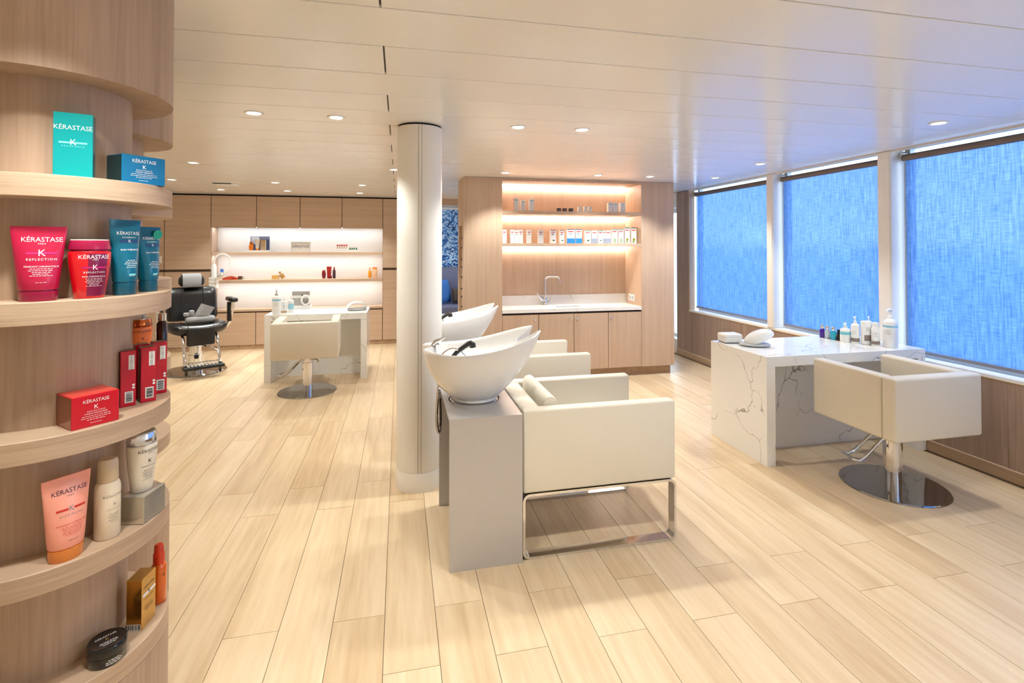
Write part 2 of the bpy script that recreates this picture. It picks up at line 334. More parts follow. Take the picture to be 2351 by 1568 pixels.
# ------------------------------------------------------------------ curved display columns
ZSH = [1.675, 1.369, 1.045, 0.732]
def display_column(cxy, label):
    t = thing('display_column', label, 'display shelf', (cxy[0], cxy[1], 0), 0, 'curved oak display columns')
    obj('core', MB().lathe([(0.184, 0.41), (0.184, 1.94)], (0,0,0), 96), WOODCOL, t)
    obj('top_drum', MB().lathe([(0.286, 1.93), (0.286, CH-0.002)], (0,0,0), 96), WOODCOL, t)
    obj('base_drum', MB().lathe([(0.27, 0.0), (0.27, 0.05), (0.286, 0.05), (0.286, 0.363)], (0,0,0), 96), WOODCOL, t)
    for z in ZSH+[0.418]:
        n = 96; s = obj('shelf', MB().lathe([(0.284, z-0.055), (0.286, z-0.0535), (0.286, z-0.0015), (0.284, z)], (0,0,0), n), WOODEDGE, t)
    return t
display_column((-0.96, 1.677), 'curved oak display column of round shelves in the left foreground')
dc2 = display_column((-1.217, 2.338), 'second curved oak display column, half hidden behind the foreground one')
a = math.radians(-12)
obj('white_plate', MB().box(-0.002, 0.003, -0.03, 0.03, 0.06, 0.17), WPL, dc2, False, loc=(0.2855*math.cos(a), 0.2855*math.sin(a), 0), rot=(0,0,a))
# ------------------------------------------------------------------ back wall of cabinets
YB = 8.12
XS = [-3.86, -3.26, -2.662, -2.056, -1.455, -0.854, -0.253, 0.35]
g = 0.0045
ZT = CH-0.02
struct('trim_5', B(-4.4, 0.40, YB+0.02, YB+0.30, ZT, CH), BLACKGAP)
struct('baseboard_back', B(-4.4, 0.40, YB+0.012, YB+0.03, 0, 0.065), WOODBASE)
def cab_body(t, x0, x1, z0, z1, y0=YB+0.018, y1=YB+0.29):
    obj('carcass', B(x0+0.001, x1-0.001, y0, y1, z0, z1), DARKW, t, False)
tall = [(-4.40, -3.86, 'tall oak cabinet at the far left end of the back wall, mostly hidden'), (-3.86, -3.26, 'tall oak cabinet with white switch, left of the barber chair'), (-3.26, -2.662, 'tall oak cabinet behind the black barber chair'), (-0.253, 0.35, 'tall oak cabinet just left of the round white column')]
for x0, x1, lb in tall:
    t = thing('tall_cabinet', lb, 'cabinet', (0,0,0), 0, 'tall oak cabinets on the back wall')
    cab_body(t, x0, x1, 0.066, ZT)
    obj('door', B(x0+g, x1-g, YB, YB+0.018, 1.178, ZT-0.004), WOODH, t, False)
    obj('door', B(x0+g, x1-g, YB, YB+0.018, 0.068, 1.142), WOODH, t, False)
    obj('handle_groove', B(x0+g, x1-g, YB+0.014, YB+0.0178, 1.142, 1.178), DARKW, t, False)
pos = ['leftmost', 'second from the left', 'third from the left', 'rightmost']
for i in range(4):
    x0, x1 = XS[2+i], XS[3+i]
    t = thing('wall_cabinet', f'oak wall cabinet above the lit white niche, {pos[i]} of the four', 'cabinet', (0,0,0), 0, 'wall cabinets above the niche')
    cab_body(t, x0, x1, 1.795, ZT)
    obj('door', B(x0+g, x1-g, YB, YB+0.018, 1.782, ZT-0.004), WOODH, t, False)
    t = thing('base_cabinet', f'low oak cabinet under the white niche counter, {pos[i]} of the four', 'cabinet', (0,0,0), 0, 'base cabinets under the niche')
    cab_body(t, x0, x1, 0.066, 0.555)
    obj('door', B(x0+g, x1-g, YB, YB+0.018, 0.068, 0.537), WOODH, t, False)
tag(obj('counter', B(XS[2]+0.002, XS[6]-0.002, YB-0.004, YB+0.285, 0.5555, 0.586), WOODH, None, False), 'long thin oak counter board along the lit niche floor', 'counter')
struct('wall_niche', B(XS[2]+0.002, XS[6]-0.002, YB+0.286, YB+0.298, 0.556, 1.795), SPLASHW)
for z, lb in ((1.422, 'upper oak shelf of the white niche, under the cabinets'), (1.018, 'lower oak shelf of the white niche, with the clamped lamp')):
    t = thing('niche_shelf', lb, 'shelf', (0,0,z), 0, 'niche shelves')
    obj('board', RB(XS[2]+0.003, XS[6]-0.003, YB+0.004, YB+0.284, -0.045, 0.0, r=0.002, seg=1), WOODH, t, False)
    obj('light_strip', B(XS[2]+0.02, XS[6]-0.02, YB+0.10, YB+0.13, -0.0465, -0.0453), LEDW, t, False)
tag(obj('light_strip', B(XS[2]+0.02, XS[6]-0.02, YB+0.10, YB+0.13, 1.790, 1.7945), LEDW, None, False), 'white light strip under the wall cabinets, top of the niche', 'light strip')
# niche side walls
struct('trim_6', B(XS[2]-0.001, XS[2]+0.0018, YB+0.02, YB+0.285, 0.59, 1.78), WOODV)
struct('trim_7', B(XS[6]-0.0018, XS[6]+0.001, YB+0.02, YB+0.285, 0.59, 1.78), WOODV)
# switches
tag(obj('light_switch', RB(-3.335, -3.285, YB-0.009, YB-0.0005, 1.27, 1.37, r=0.003), WPL), 'white square wall switch on the tall cabinet', 'switch')
so = thing('wall_socket', 'white socket low on the tall cabinet, behind the display columns', 'socket', (-3.31, YB-0.0005, 0.26))
obj('plate', RB(-0.045, 0.045, -0.009, 0, -0.045, 0.045, r=0.003), WPL, so); obj('insert', MB().lathe([(0.022,0),(0.022,0.004)], n=20), GREYPL, so, rot=(PI/2,0,0), loc=(0,-0.009,0))
# ------------------------------------------------------------------ sink wall unit
YS = 5.50
t = thing('sink_unit', 'oak wall unit with a lit shelving niche and sink counter', 'wall unit', (0,0,0))
SU = t
X0, X1, N0, N1, YN, YE = 0.68, 3.192, 1.107, 2.771, 5.93, 6.04
obj('side_panel', B(N0-0.40, N0, YS, YE, 0.102, CH-0.002).box(X0, N0-0.40, YS, YS+0.12, 0.102, CH-0.002).box(X0, N0-0.40, YE-0.12, YE, 0.102, CH-0.002).box(X0, N0-.40, YS+0.12, YE-0.12, 1.74, CH-0.002).box(X0, N0-.40, YS+0.12, YE-0.12, 0.102, 0.62), WOODV, t, False)
obj('side_panel', B(N1, X1, YS, YE, 0.102, CH-0.002), WOODV, t, False)
obj('head_panel', B(N0, N1, YS, YE, 2.236, CH-0.002), WOODV, t, False)
obj('back_panel', B(N0, N1, YN, YE, 0.102, 2.236), WOODV, t, False)
obj('plinth', B(X0+0.02, X1-0.02, YS+0.06, YE, 0, 0.102), WOODBASE, t, False)
for z, zb in ((1.905, 1.868), (1.541, 1.505)):
    s = obj('shelf', B(N0+0.001, N1-0.001, YS+0.004, YN, zb, z), WOODV, t, False)
    obj('light_strip', B(N0+0.01, N1-0.01, YN-0.035, YN-0.012, zb-0.012, zb-0.0005), LED, s, False)
obj('light_strip', B(N0+0.01, N1-0.01, YN-0.035, YN-0.012, 2.222, 2.2355), LED, t, False)
obj('carcass', B(N0, N1, YS+0.02, YN, 0.102, 0.752), DARKW, t, False)
dx = (N1-N0)/4
for i in range(4):
    a, b2 = N0+dx*i, N0+dx*(i+1)
    d = obj('door', B(a+0.003, b2-0.003, YS, YS+0.018, 0.106, 0.743), WOODV, t, False)
    kx = b2-0.044 if i < 2 else a+0.04
    obj('knob', MB().lathe([(0.011,0),(0.011,0.004),(0.006,0.006),(0.006,0.014),(0.009,0.016),(0.009,0.02),(0.004,0.021)], n=16), CHROME, d, rot=(PI/2,0,0), loc=(kx, YS, 0.685))
# counter with cut-outs for sink and two waste holes
ct = thing('counter', 'white veined quartz counter with sink under the lit shelves', 'counter', (0,0,0))
holes = [(1.315,5.70,0.066,'r'), (1.935,5.74,0.155,'s'), (2.585,5.775,0.066,'r')]
me = MB().box(N0+0.001, N1-0.001, YS-0.006, YN-0.02, 0.7662, 0.804).mesh('worktop', False)
cto = link('worktop', me, MARBLE, ct)
def cutter(mb):
    o = obj('cutter', mb, None); md = cto.modifiers.new('cut', 'BOOLEAN'); md.object = o; md.solver = 'EXACT'; return o
cs = [cutter(MB().lathe([(0.066,0.70),(0.066,0.85)], (1.315,5.70,0), 32)), cutter(MB().lathe([(0.066,0.70),(0.066,0.85)], (2.585,5.765,0), 32)), cutter(MB().rbox(1.77,2.10,5.64,5.84,0.70,0.9, r=0.04, seg=3))]
bpy.context.view_layer.update(); dg = bpy.context.evaluated_depsgraph_get(); nm = bpy.data.meshes.new_from_object(cto.evaluated_get(dg)); cto.modifiers.clear(); cto.data = nm
for o in cs: bpy.data.objects.remove(o)
obj('sink_bowl', MB().loft([[(1.935+sx*0.165*f, 5.74+sy*0.10*f, z) for sx, sy in ((-1,-1),(1,-1),(1,1),(-1,1))] for f, z in ((1.0,0.766),(0.94,0.757),)], False, True), STEEL, ct, False)
for hx, hy in ((1.315,5.70),(2.585,5.765)): obj('waste_ring', MB().lathe([(0.066,0.766),(0.066,0.757),(0.03,0.755)], (hx,hy,0), 28, caps=False), mat('waste_liner', (168,140,112), 0.6), ct)
obj('splashback', B(N0+0.001, N1-0.001, YN-0.02, YN-0.0005, 0.7662, 0.92), MARBLE, ct, False)
# kitchen tap
t = thing('tap', 'tall chrome swivel tap on the quartz counter', 'tap', (1.705, 5.86, 0.8045))
obj('body', MB().lathe([(0.03,0),(0.03,0.006),(0.022,0.01),(0.022,0.095),(0.018,0.105),(0.012,0.11)], n=24), CHROME, t)
pts = [(0,0,0.08),(0,0,0.29)]+[(0.045*(1-math.cos(u)), -0.0, 0.29+0.045*math.sin(u)) for u in [k*PI/12 for k in range(1,7)]]+[(0.13,-0.03,0.335)]+[(0.13+0.035*math.sin(u), -0.03-0.01*math.sin(u), 0.30+0.035*math.cos(u)) for u in [k*PI/10 for k in range(1,5)]]+[(0.168,-0.045,0.275)]
obj('spout', MB().tube(pts, 0.011, 12), CHROME, t)
obj('lever', MB().tube([(-0.015,-0.01,0.06),(-0.05,-0.02,0.065),(-0.075,-0.025,0.10),(-0.105,-0.03,0.15)], [0.014,0.012,0.007,0.006], 10), CHROME, t)
s = thing('double_socket', 'white double power socket beside the quartz counter', 'socket', (N1, 5.75, 0.886))
obj('plate', RB(-0.009, -0.0005, -0.08, 0.08, -0.04, 0.04, r=0.003), WPL, s)
for k in (-1, 1): obj('insert', MB().lathe([(0.026,0),(0.026,0.004),(0.02,0.001)], n=20), GREYPL, s, rot=(0,-PI/2,0), loc=(-0.0085, k*0.038, 0))
# side rack of the unit with small hooks
rk = t
for k in range(9):
    z = 0.68+0.112*k+(0.02 if k % 3 else 0)
    obj('hook', MB().tube([(0.006,-0.07,z-0.012),(0.0,-0.06,z),(0.0,0.06,z),(0.006,0.07,z+0.01)], 0.007, 8), BLKPL, SU, loc=(X0+0.015, 5.77, 0))
# ------------------------------------------------------------------ lounge seen past the column
struct('trim_8', B(0.36, 4.0, 8.12, 8.26, 2.166, CH), WOODH)
struct('trim_9', B(0.42, 3.9, 9.74, 9.80, 2.215, 2.26), BEIGEW)
tag(obj('mosaic_panel', B(0.45, 3.6, 9.775, 9.799, 1.118, 2.215), MOSAIC, None, False), 'blue and white mosaic wall panel beyond the column', 'wall art')
t = thing('lounge_bench', 'slate blue upholstered bench below the mosaic panel', 'bench', (2.0, 9.3, 0))
obj('seat', RB(-1.55, 1.6, -0.35, 0.33, 0.22, 0.45, r=0.03), BENCH, t); obj('backrest', RB(-1.55, 1.6, 0.335, 0.465, 0.02, 1.105, r=0.02), BENCH, t); obj('plinth', B(-1.5,1.55,-0.28,0.33,0,0.215), BLKPL, t, False)
def cushion(name, label, m, loc, w, h, rz, tilt, grp=None):
    mb = MB(); n = 10; rings = []
    for i in range(n+1):
        u = -1+2*i/n; row = []
        rings.append(row)
    vs = []; fs = []
    for side in (-1, 1):
        o = len(vs)
        for i in range(n+1):
            for j in range(n+1):
                u, v = -1+2*i/n, -1+2*j/n; th = 0.06*((1-u**4)*(1-v**4))**0.5
                vs.append((u*w/2, side*th, h/2+v*h/2))
        for i in range(n):
            for j in range(n):
                a = o+i*(n+1)+j; fs.append((a, a+1, a+n+2, a+n+1))
    mb.add(vs, fs); o = obj(name, mb, m, None, True, loc, (tilt, 0, rz)); return tag(o, label, 'cushion', grp)
cushion('cushion', 'bright blue cushion leaning on the lounge bench', BLUEC, (0.80, 9.38, 0.475), 0.5, 0.42, 0.9, -0.2)
cushion('cushion', 'small brown cushion on the lounge bench beside the blue one', BROWNC, (1.10, 9.40, 0.475), 0.3, 0.26, 0.2, -0.25)
# ------------------------------------------------------------------ shampoo stations
def basin_mesh():
    N = 120; A, Bw = 0.315, 0.215; c0 = 0.43-0.40
    def rim(th, inset=0.0):
        ct_, st = math.cos(th), math.sin(th); n = 2.5
        x = c0+(A-inset)*math.copysign(abs(ct_)**(2/n), ct_); yy = (Bw-inset)*math.copysign(abs(st)**(2/n), st)
        d = math.degrees((th+PI) % (2*PI)-PI); wf = 0.5*(1+math.cos(PI*d/19)) if abs(d) < 19 else 0.0
        db = math.degrees(th % (2*PI)-PI); wbk = 0.5*(1+math.cos(PI*db/13)) if abs(db) < 13 else 0.0
        xa = x+0.40
        z = 0.962+(0.10*((xa-0.30)/0.445)**1.8 if xa > 0.30 else 0.018*((0.30-xa)/0.185)**2)
        return x-0.125*wf+0.055*wbk, yy, z-0.075*wf
    rings = []
    def ring(f): rings.append([f(2*PI*j/N) for j in range(N)])
    T = [1.0,0.96,0.9,0.82,0.72,0.6,0.48,0.36,0.24,0.13,0.05]
    for t in T:
        def f(th, t=t):
            x, y_, z = rim(th); bx, by = 0.125*math.cos(th)-0.01, 0.125*math.sin(th); ee = 1.75-0.55*max(0, math.cos(th))**2; h = max(0.0, 1-t**ee)**0.85
            return (bx+(x-bx)*h, by+(y_-by)*h, z+(0.722-z)*t)
        ring(f)
    ring(lambda th: rim(th)); 
    ring(lambda th: (lambda p: (p[0], p[1], p[2]+0.006))(rim(th, 0.006)))
    ring(lambda th: (lambda p: (p[0], p[1], p[2]+0.0))(rim(th, 0.014)))
    for t in (0.06,0.15,0.28,0.42,0.56,0.7,0.82,0.92,0.98):
        def f(th, t=t):
            x, y_, z = rim(th, 0.016); bx, by = 0.03*math.cos(th)-0.02, 0.03*math.sin(th); h = max(0.0, 1-t**2.1)**0.8
            return (bx+(x-bx)*h, by+(y_-by)*h, z+(0.80-z)*t)
        ring(f)
    return MB().loft(rings)
def station(y0, labels, first=True):
    yc = y0+0.318
    # pedestal with basin
    t = thing('shampoo_basin', labels[0], 'wash basin', (0.40, yc, 0), 0, 'shampoo basins')
    px0, px1 = -0.171, 0.176; hw = 0.318
    obj('cabinet_side', B(px0, px1, -hw, -hw+0.018, 0, 0.684), SILVER, t, False); obj('cabinet_side', B(px0, px1, hw-0.018, hw, 0, 0.684), SILVER, t, False)
    obj('cabinet_front', B(px1-0.018, px1, -hw+0.018, hw-0.018, 0, 0.684), SILVER, t, False)
    me = B(px0, px1, -hw, hw, 0.684, 0.702).mesh('cabinet_top', False); co = link('cabinet_top', me, SILVER, t)
    cu = obj('cutter', MB().lathe([(0.135,0.6),(0.135,0.8)], (-0.012,0.0,0), 48), None); md = co.modifiers.new('c','BOOLEAN'); md.object = cu; md.solver = 'EXACT'
    cu.location = (0.40, yc, 0); bpy.context.view_layer.update(); co2 = bpy.data.meshes.new_from_object(co.evaluated_get(bpy.context.evaluated_depsgraph_get())); co.modifiers.clear(); co.data = co2; bpy.data.objects.remove(cu)
    obj('tilt_ring', MB().lathe([(0.128,0.60),(0.128,0.70),(0.12,0.706)], (-0.012,0,0), 48), CHROME, t)
    obj('black_liner', MB().lathe([(0.1345,0.60),(0.1345,0.699),(0.133,0.699),(0.133,0.60)], (-0.012,0,0), 48, caps=False), BLKPL, t)
    bs = obj('basin', basin_mesh(), CERAM, t, ang=60)
    obj('collar', MB().lathe([(0.118,0.704),(0.124,0.708),(0.124,0.722),(0.118,0.73)], (-0.01,0,0), 48), CERAM, bs)
    tp = obj('mixer_tap', MB().lathe([(0.02,0.935),(0.02,0.94),(0.017,0.942),(0.016,0.985),(0.017,0.992),(0.010,0.998)], (-0.205,0.0,0), 20), CHROME, bs)
    tp2 = obj('tap_lever', MB().tube([(-0.235,-0.004,0.985),(-0.215,0,1.004),(-0.19,0.0,1.016),(-0.165,0.002,1.028)], [0.006,0.013,0.009,0.005], 10), CHROME, bs)
    obj('hand_shower', MB().tube([(-0.135,-0.085,0.94),(-0.11,-0.085,0.965),(-0.075,-0.085,0.99),(-0.055,-0.085,1.003),(-0.042,-0.085,1.006),(-0.032,-0.085,1.0),(-0.03,-0.085,0.985)], [0.010,0.012,0.0125,0.014,0.016,0.017,0.0165], 12), RUBBER, bs)
    arc = [(-0.215+0.16*k/12, -0.09, 0.925+0.058*math.sin(PI*min(1,k/12*1.0))) for k in range(13)]
    obj('shower_hose', MB().tube(arc, 0.0055, 8), CHROME, bs)
    loop = []
    for k in range(25):
        u = k/24; ang_ = PI*u; loop.append((-0.195+0.012*math.sin(ang_*2), 0.10-0.14*u+0.02*math.sin(3*ang_), 0.83-0.30*math.sin(ang_)))
    obj('hanging_hose', MB().tube(loop, 0.008, 8), STEEL, t)
    # armchair in front of it (faces +x)
    a = thing('shampoo_armchair', labels[1], 'chair', (0.985, yc, 0), 0, 'shampoo armchairs')
    hx = 0.403; h2 = 0.305; z0, z1 = 0.314, 0.712
    obj('arm', RB(-hx, hx, -h2+0.003, -h2+0.072, z0, z1, r=0.012, seg=3), LEATHER, a); obj('arm', RB(-hx, hx, h2-0.072, h2-0.003, z0, z1, r=0.012, seg=3), LEATHER, a)
    obj('backrest', RB(-hx, -hx+0.10, -h2+0.074, h2-0.074, z0, z1-0.004, r=0.01, seg=3), LEATHER, a)
    obj('seat_base', RB(-hx+0.102, hx-0.004, -h2+0.074, h2-0.074, z0, 0.40, r=0.01), LEATHER, a)
    obj('seat_cushion', RB(-hx+0.19, hx-0.002, -h2+0.076, h2-0.076, 0.402, 0.50, r=0.025, seg=3), LEATHER, a)
    # back cushion: rounded slab leaning backwards
    sec = []
    for u, v in [(0,0),(0.06,0),(0.072,0.20)]: sec.append((u,v))
    for k in range(7): q = -0.1+PI*k/6; sec.append((0.036+0.036*math.cos(q), 0.245+0.036*math.sin(q)))
    sec.append((-0.004,0.18))
    mb = MB(); rings = [[(-hx+0.125+u, yy, 0.47+v) for u, v in sec] for yy in (-h2+0.08, -h2+0.086, h2-0.086, h2-0.08)]
    rings[0] = [(p[0]*0.97+(-hx+0.16)*0.03, p[1], p[2]*0.98+0.6*0.02) for p in rings[0]]; rings[3] = [(p[0]*0.97+(-hx+0.16)*0.03, p[1], p[2]*0.98+0.6*0.02) for p in rings[3]]
    mb.loft(rings); obj('back_cushion', mb, LEATHER, a, ang=50)
    for s in (-1, 1):
        path = []; r = 0.03; xa, xb, za, zb2 = -hx+0.006, hx-0.002, 0.006, 0.306
        for (qx, qz, a0) in ((xb-r, za+r, -PI/2), (xb-r, zb2-r, 0), (xa+r, zb2-r, PI/2), (xa+r, za+r, PI)):
            for k in range(6): u = a0+PI/2*k/5; path.append((qx+r*math.cos(u), s*(h2-0.033), qz+r*math.sin(u)))
        obj('sled_leg', MB().bar(path, 0.06, 0.012), CHROME, a, ang=30)
    return t
station(2.368, ('white ceramic shampoo basin on silver cabinet, nearest to the camera', 'cream leather shampoo armchair on chrome sled legs, nearest to the camera'))
station(3.545, ('white ceramic shampoo basin behind the column, farther of the two', 'cream leather shampoo armchair farther back, before the oak unit'))
# ------------------------------------------------------------------ styling chairs
def styling_chair(loc, rz, label):
    t = thing('styling_chair', label, 'chair', (*loc, 0), rz, 'cream styling chairs')
    w, d, z0, z1, th = 0.318, 0.292, 0.388, 0.752, 0.085
    obj('backrest', RB(-w, w, -d, -d+th, z0, z1, r=0.016, seg=3), LEATHER, t)
    obj('arm', RB(-w, -w+th, -d+th+0.001, d, z0, z1, r=0.016, seg=3), LEATHER, t); obj('arm', RB(w-th, w, -d+th+0.001, d, z0, z1, r=0.016, seg=3), LEATHER, t)
    obj('seat', RB(-w+th+0.001, w-th-0.001, -d+th+0.002, d-0.01, z0+0.002, 0.50, r=0.02, seg=3), LEATHER, t)
    obj('base_plate', MB().lathe([(0.29,0.0),(0.29,0.004),(0.284,0.009),(0.06,0.016)], n=72), STEEL, t)
    obj('pump_column', MB().lathe([(0.045,0.012),(0.045,0.13),(0.052,0.132),(0.052,0.30),(0.045,0.302),(0.045,0.386)], n=36), CHROME, t)
    obj('seat_bracket', RB(-0.10,0.10,-0.06,0.06,0.362,0.389, r=0.006), BLKPL, t)
    obj('pump_lever', MB().tube([(0.05,-0.02,0.33),(0.09,-0.04,0.335),(0.11,-0.06,0.31)], [0.008,0.008,0.012], 10), CHROME, t)
    p = [(-0.045,0.02,0.345),(-0.05,0.10,0.30),(-0.055,0.20,0.195),(-0.06,0.24,0.170),(-0.055,0.275,0.178),(0.0,0.28,0.182),(0.055,0.275,0.178),(0.06,0.24,0.170),(0.055,0.20,0.195),(0.05,0.10,0.30),(0.045,0.02,0.345)]
    fr = obj('footrest', MB().tube(p, 0.0095, 10), CHROME, t); fr.rotation_euler = (0,0,1.3)
    return t
styling_chair((3.045, 2.635), 0.0, 'cream box-shaped styling chair at the marble desk by the windows')
styling_chair((-0.93, 5.655), 0.07, 'cream box-shaped styling chair seen from behind at the far marble desk')
# ------------------------------------------------------------------ marble desks
def desk(x0, x1, y0, y1, yb, label, right_leg=True):
    t = thing('marble_desk', label, 'desk', ((x0+x1)/2, (y0+y1)/2, 0), 0, 'veined marble desks'); cx_, cy_ = (x0+x1)/2, (y0+y1)/2
    h, th = 0.746, 0.068
    obj('desk_top', B(x0-cx_, x1-cx_, y0-cy_, y1-cy_, h-th, h), MARBLE, t, False)
    obj('leg_panel', B(x0-cx_, x0-cx_+th, y0-cy_, y1-cy_, 0, h-th), MARBLE, t, False)
    if right_leg: obj('leg_panel', B(x1-cx_-th, x1-cx_, y0-cy_, y1-cy_, 0, h-th), MARBLE, t, False)
    obj('back_panel', B(x0-cx_+th, x1-cx_-(th if right_leg else 0), yb-cy_, yb-cy_+0.03, 0.0, h-th), MARBLE, t, False)
    return t
desk(2.452, 3.805, 3.03, 3.665, 3.30, 'white veined marble desk against the window wall')
desk(-1.45, -0.362, 6.07, 6.66, 6.35, 'white veined marble desk before the lit white niche')
# ------------------------------------------------------------------ barber chair
def barber(loc, rz):
    t = thing('barber_chair', 'black leather barber chair with chrome frame and headrest', 'barber chair', (*loc, 0), rz)
    obj('base_plate', MB().lathe([(0.33,0),(0.335,0.008),(0.325,0.018),(0.20,0.034),(0.10,0.04)], n=64), STEEL, t)
    obj('pump_column', MB().lathe([(0.085,0.035),(0.085,0.20),(0.07,0.205),(0.07,0.36)], n=36), CHROME, t)
    # seat: wide cushion with raised rounded sides
    n = 24; rings = []
    for i in range(n+1):
        u = -1+2*i/n; x = 0.315*u; k = (1-abs(u)**6)**0.5 if abs(u) < 1 else 0.0; up = 0.035*abs(u)**2
        rings.append([(x, yy*(0.25+0.75*k)+(-0.02), 0.525+up+zz*(0.2+0.8*k)) for yy, zz in ((-0.27,-0.02),(-0.285,0.02),(-0.25,0.055),(-0.1,0.05),(0.2,0.045),(0.26,0.02),(0.26,-0.05),(0.0,-0.075),(-0.22,-0.065))])
    st = obj('seat', MB().loft(rings), BLACK, t, ang=60)
    for sx in (-0.13, 0.13):
        obj('seat_piping', MB().tube([(sx, -0.305, 0.53),(sx,-0.285,0.578),(sx,-0.1,0.585),(sx,0.18,0.58)], 0.004, 6), BLKPL, st)
    obj('calf_panel', RB(-0.145, 0.145, -0.305, -0.255, 0.35, 0.56, r=0.02, seg=3), BLACK, t)
    # backrest, bulging and leaning back
    rings = []
    for i in range(n+1):
        u = -1+2*i/n; k = max(0.0, 1-abs(u)**8)**0.5
        rings.append([(0.275*u, 0.22+0.20*(z-0.64)+yy*(0.35+0.65*k), 0.82+(z-0.82)*(0.80+0.20*k)) for yy, z in ((-0.05,0.60),(-0.062,0.72),(-0.062,0.90),(-0.045,0.985),(0.0,1.0),(0.03,0.98),(0.035,0.8),(0.02,0.58))])
    bk = obj('backrest', MB().loft(rings), BLACK, t, ang=60)
    for sx in (-0.115, 0.115):
        obj('back_piping', MB().tube([(sx,0.165,0.62),(sx,0.185,0.76),(sx,0.21,0.90),(sx,0.245,0.985)], 0.004, 6), BLKPL, bk)
    obj('headrest_post', B(-0.03,0.03,0.285,0.30,0.97,1.06), CHROME, t, False)
    rings = []
    for i in range(17):
        u = -1+2*i/16; k = max(0.0, 1-abs(u)**4)**0.5
        rings.append([(0.14*u, 0.265+0.055*math.cos(q)*(0.3+0.7*k), 1.075+0.075*math.sin(q)*(0.4+0.6*k)) for q in [2*PI*j/14 for j in range(14)]])
    obj('headrest', MB().loft(rings), BLACK, t, ang=60)
    for s in (-1, 1):
        fr = obj('arm_frame', MB().tube([(s*0.30,0.10,0.47),(s*0.345,0.06,0.50),(s*0.37,0.0,0.57),(s*0.385,-0.04,0.70),(s*0.39,-0.05,0.815)], 0.02, 10, flat=1.2), CHROME, t)
        obj('arm_panel', RB(s*0.36-0.02, s*0.36+0.02, -0.05, 0.03, 0.57, 0.81, r=0.008), BLKPL, fr)
        obj('arm_pad', RB(s*0.385-0.04, s*0.385+0.04, -0.17, 0.14, 0.815, 0.87, r=0.022, seg=3), BLACK, t)
        obj('foot_bar', MB().tube([(s*0.17,-0.16,0.46),(s*0.175,-0.25,0.44),(s*0.175,-0.30,0.36),(s*0.175,-0.38,0.16),(s*0.175,-0.40,0.145)], 0.017, 10), CHROME, t)
    obj('foot_crossbar', MB().tube([(-0.175,-0.375,0.17),(0.175,-0.375,0.17)], 0.008, 8), CHROME, t)
    fp = obj('footplate', RB(-0.21, 0.21, -0.49, -0.36, 0.105, 0.145, r=0.018, seg=3), BLKPL, t)
    tr = MB()
    for i in range(9): tr.box(-0.16+0.036*i, -0.16+0.036*i+0.02, -0.465, -0.385, 0.145, 0.148)
    q = obj('tread', tr, GREYPL, fp, False); q['kind'] = 'stuff'
    for s in (-1, 1): obj('stop_foot', MB().lathe([(0.012,0.042),(0.014,0.06),(0.008,0.11)], (s*0.17,-0.42,0), 10), BLKPL, fp)
    obj('pump_lever', MB().tube([(0.07,0.02,0.30),(0.16,0.0,0.27),(0.24,-0.02,0.21)], 0.009, 8), CHROME, t)
    return t
BC = (-2.405, 6.86); BR = math.radians(30)
barber(BC, BR)
def bl(x, y, z):
    return (BC[0]+x*math.cos(BR)-y*math.sin(BR), BC[1]+x*math.sin(BR)+y*math.cos(BR), z)
def roll(name, label, L, r, loc, rz, tilt=0.0, m=TOWEL):
    mb = MB(); rings = []
    for i in range(13):
        u = -1+2*i/12; k = max(0.0, 1-abs(u)**10)**0.5
        rings.append([(L/2*u, r*1.25*math.cos(q)*(0.75+0.25*k)*(1+0.03*math.sin(5*q+3*u)), r*math.sin(q)*(0.75+0.25*k)+r) for q in [2*PI*j/22 for j in range(22)]])
    mb.loft(rings); return tag(obj(name, mb, m, None, True, loc, (0, tilt, rz), ang=60), label, 'towel', 'grey towels on the barber chair')
roll('towel', 'rolled grey towel lying on the barber chair seat', 0.30, 0.045, bl(0.02, -0.13, 0.588), BR)
w = thing('towel', 'folded grey towel standing on the rolled one', 'towel', bl(0.05,-0.11,0.679), BR, 'grey towels on the barber chair')
obj('fold', MB().loft([[(-0.10+0.05*k, -0.02+0.01*k, 0.0),(-0.06+0.06*k,-0.05,0.0),(0.02+0.05*k,-0.045,0.13-0.02*k),(-0.02+0.05*k,-0.02,0.145-0.02*k)] for k in range(3)]), TOWEL, w)
obj('fold', MB().rbox(-0.14,-0.09,-0.04,0.03,0.0,0.07, r=0.012), TOWEL, w); obj('fold', MB().rbox(-0.20,-0.142,-0.045,0.02,0.0,0.045, r=0.012), TOWEL, w)
# towel over the headrest
rings = []
prof = [(0.196,1.0),(0.197,1.05),(0.203,1.11),(0.225,1.15),(0.265,1.16),(0.31,1.15),(0.33,1.11)]
for i in range(9):
    u = -1+2*i/8
    rings.append([(0.10*u-0.005, yy+0.003*math.sin(6*u+zz*20), zz+0.002) for yy, zz in prof]+[(0.10*u-0.005, yy-0.008 if zz < 1.12 and yy < 0.25 else yy+0.0, zz+0.010) for yy, zz in reversed(prof)])
tag(obj('towel', MB().loft(rings), TOWEL, None, True, (BC[0],BC[1],0), (0,0,BR), ang=60), 'grey towel draped over the barber chair headrest', 'towel', 'grey towels on the barber chair')
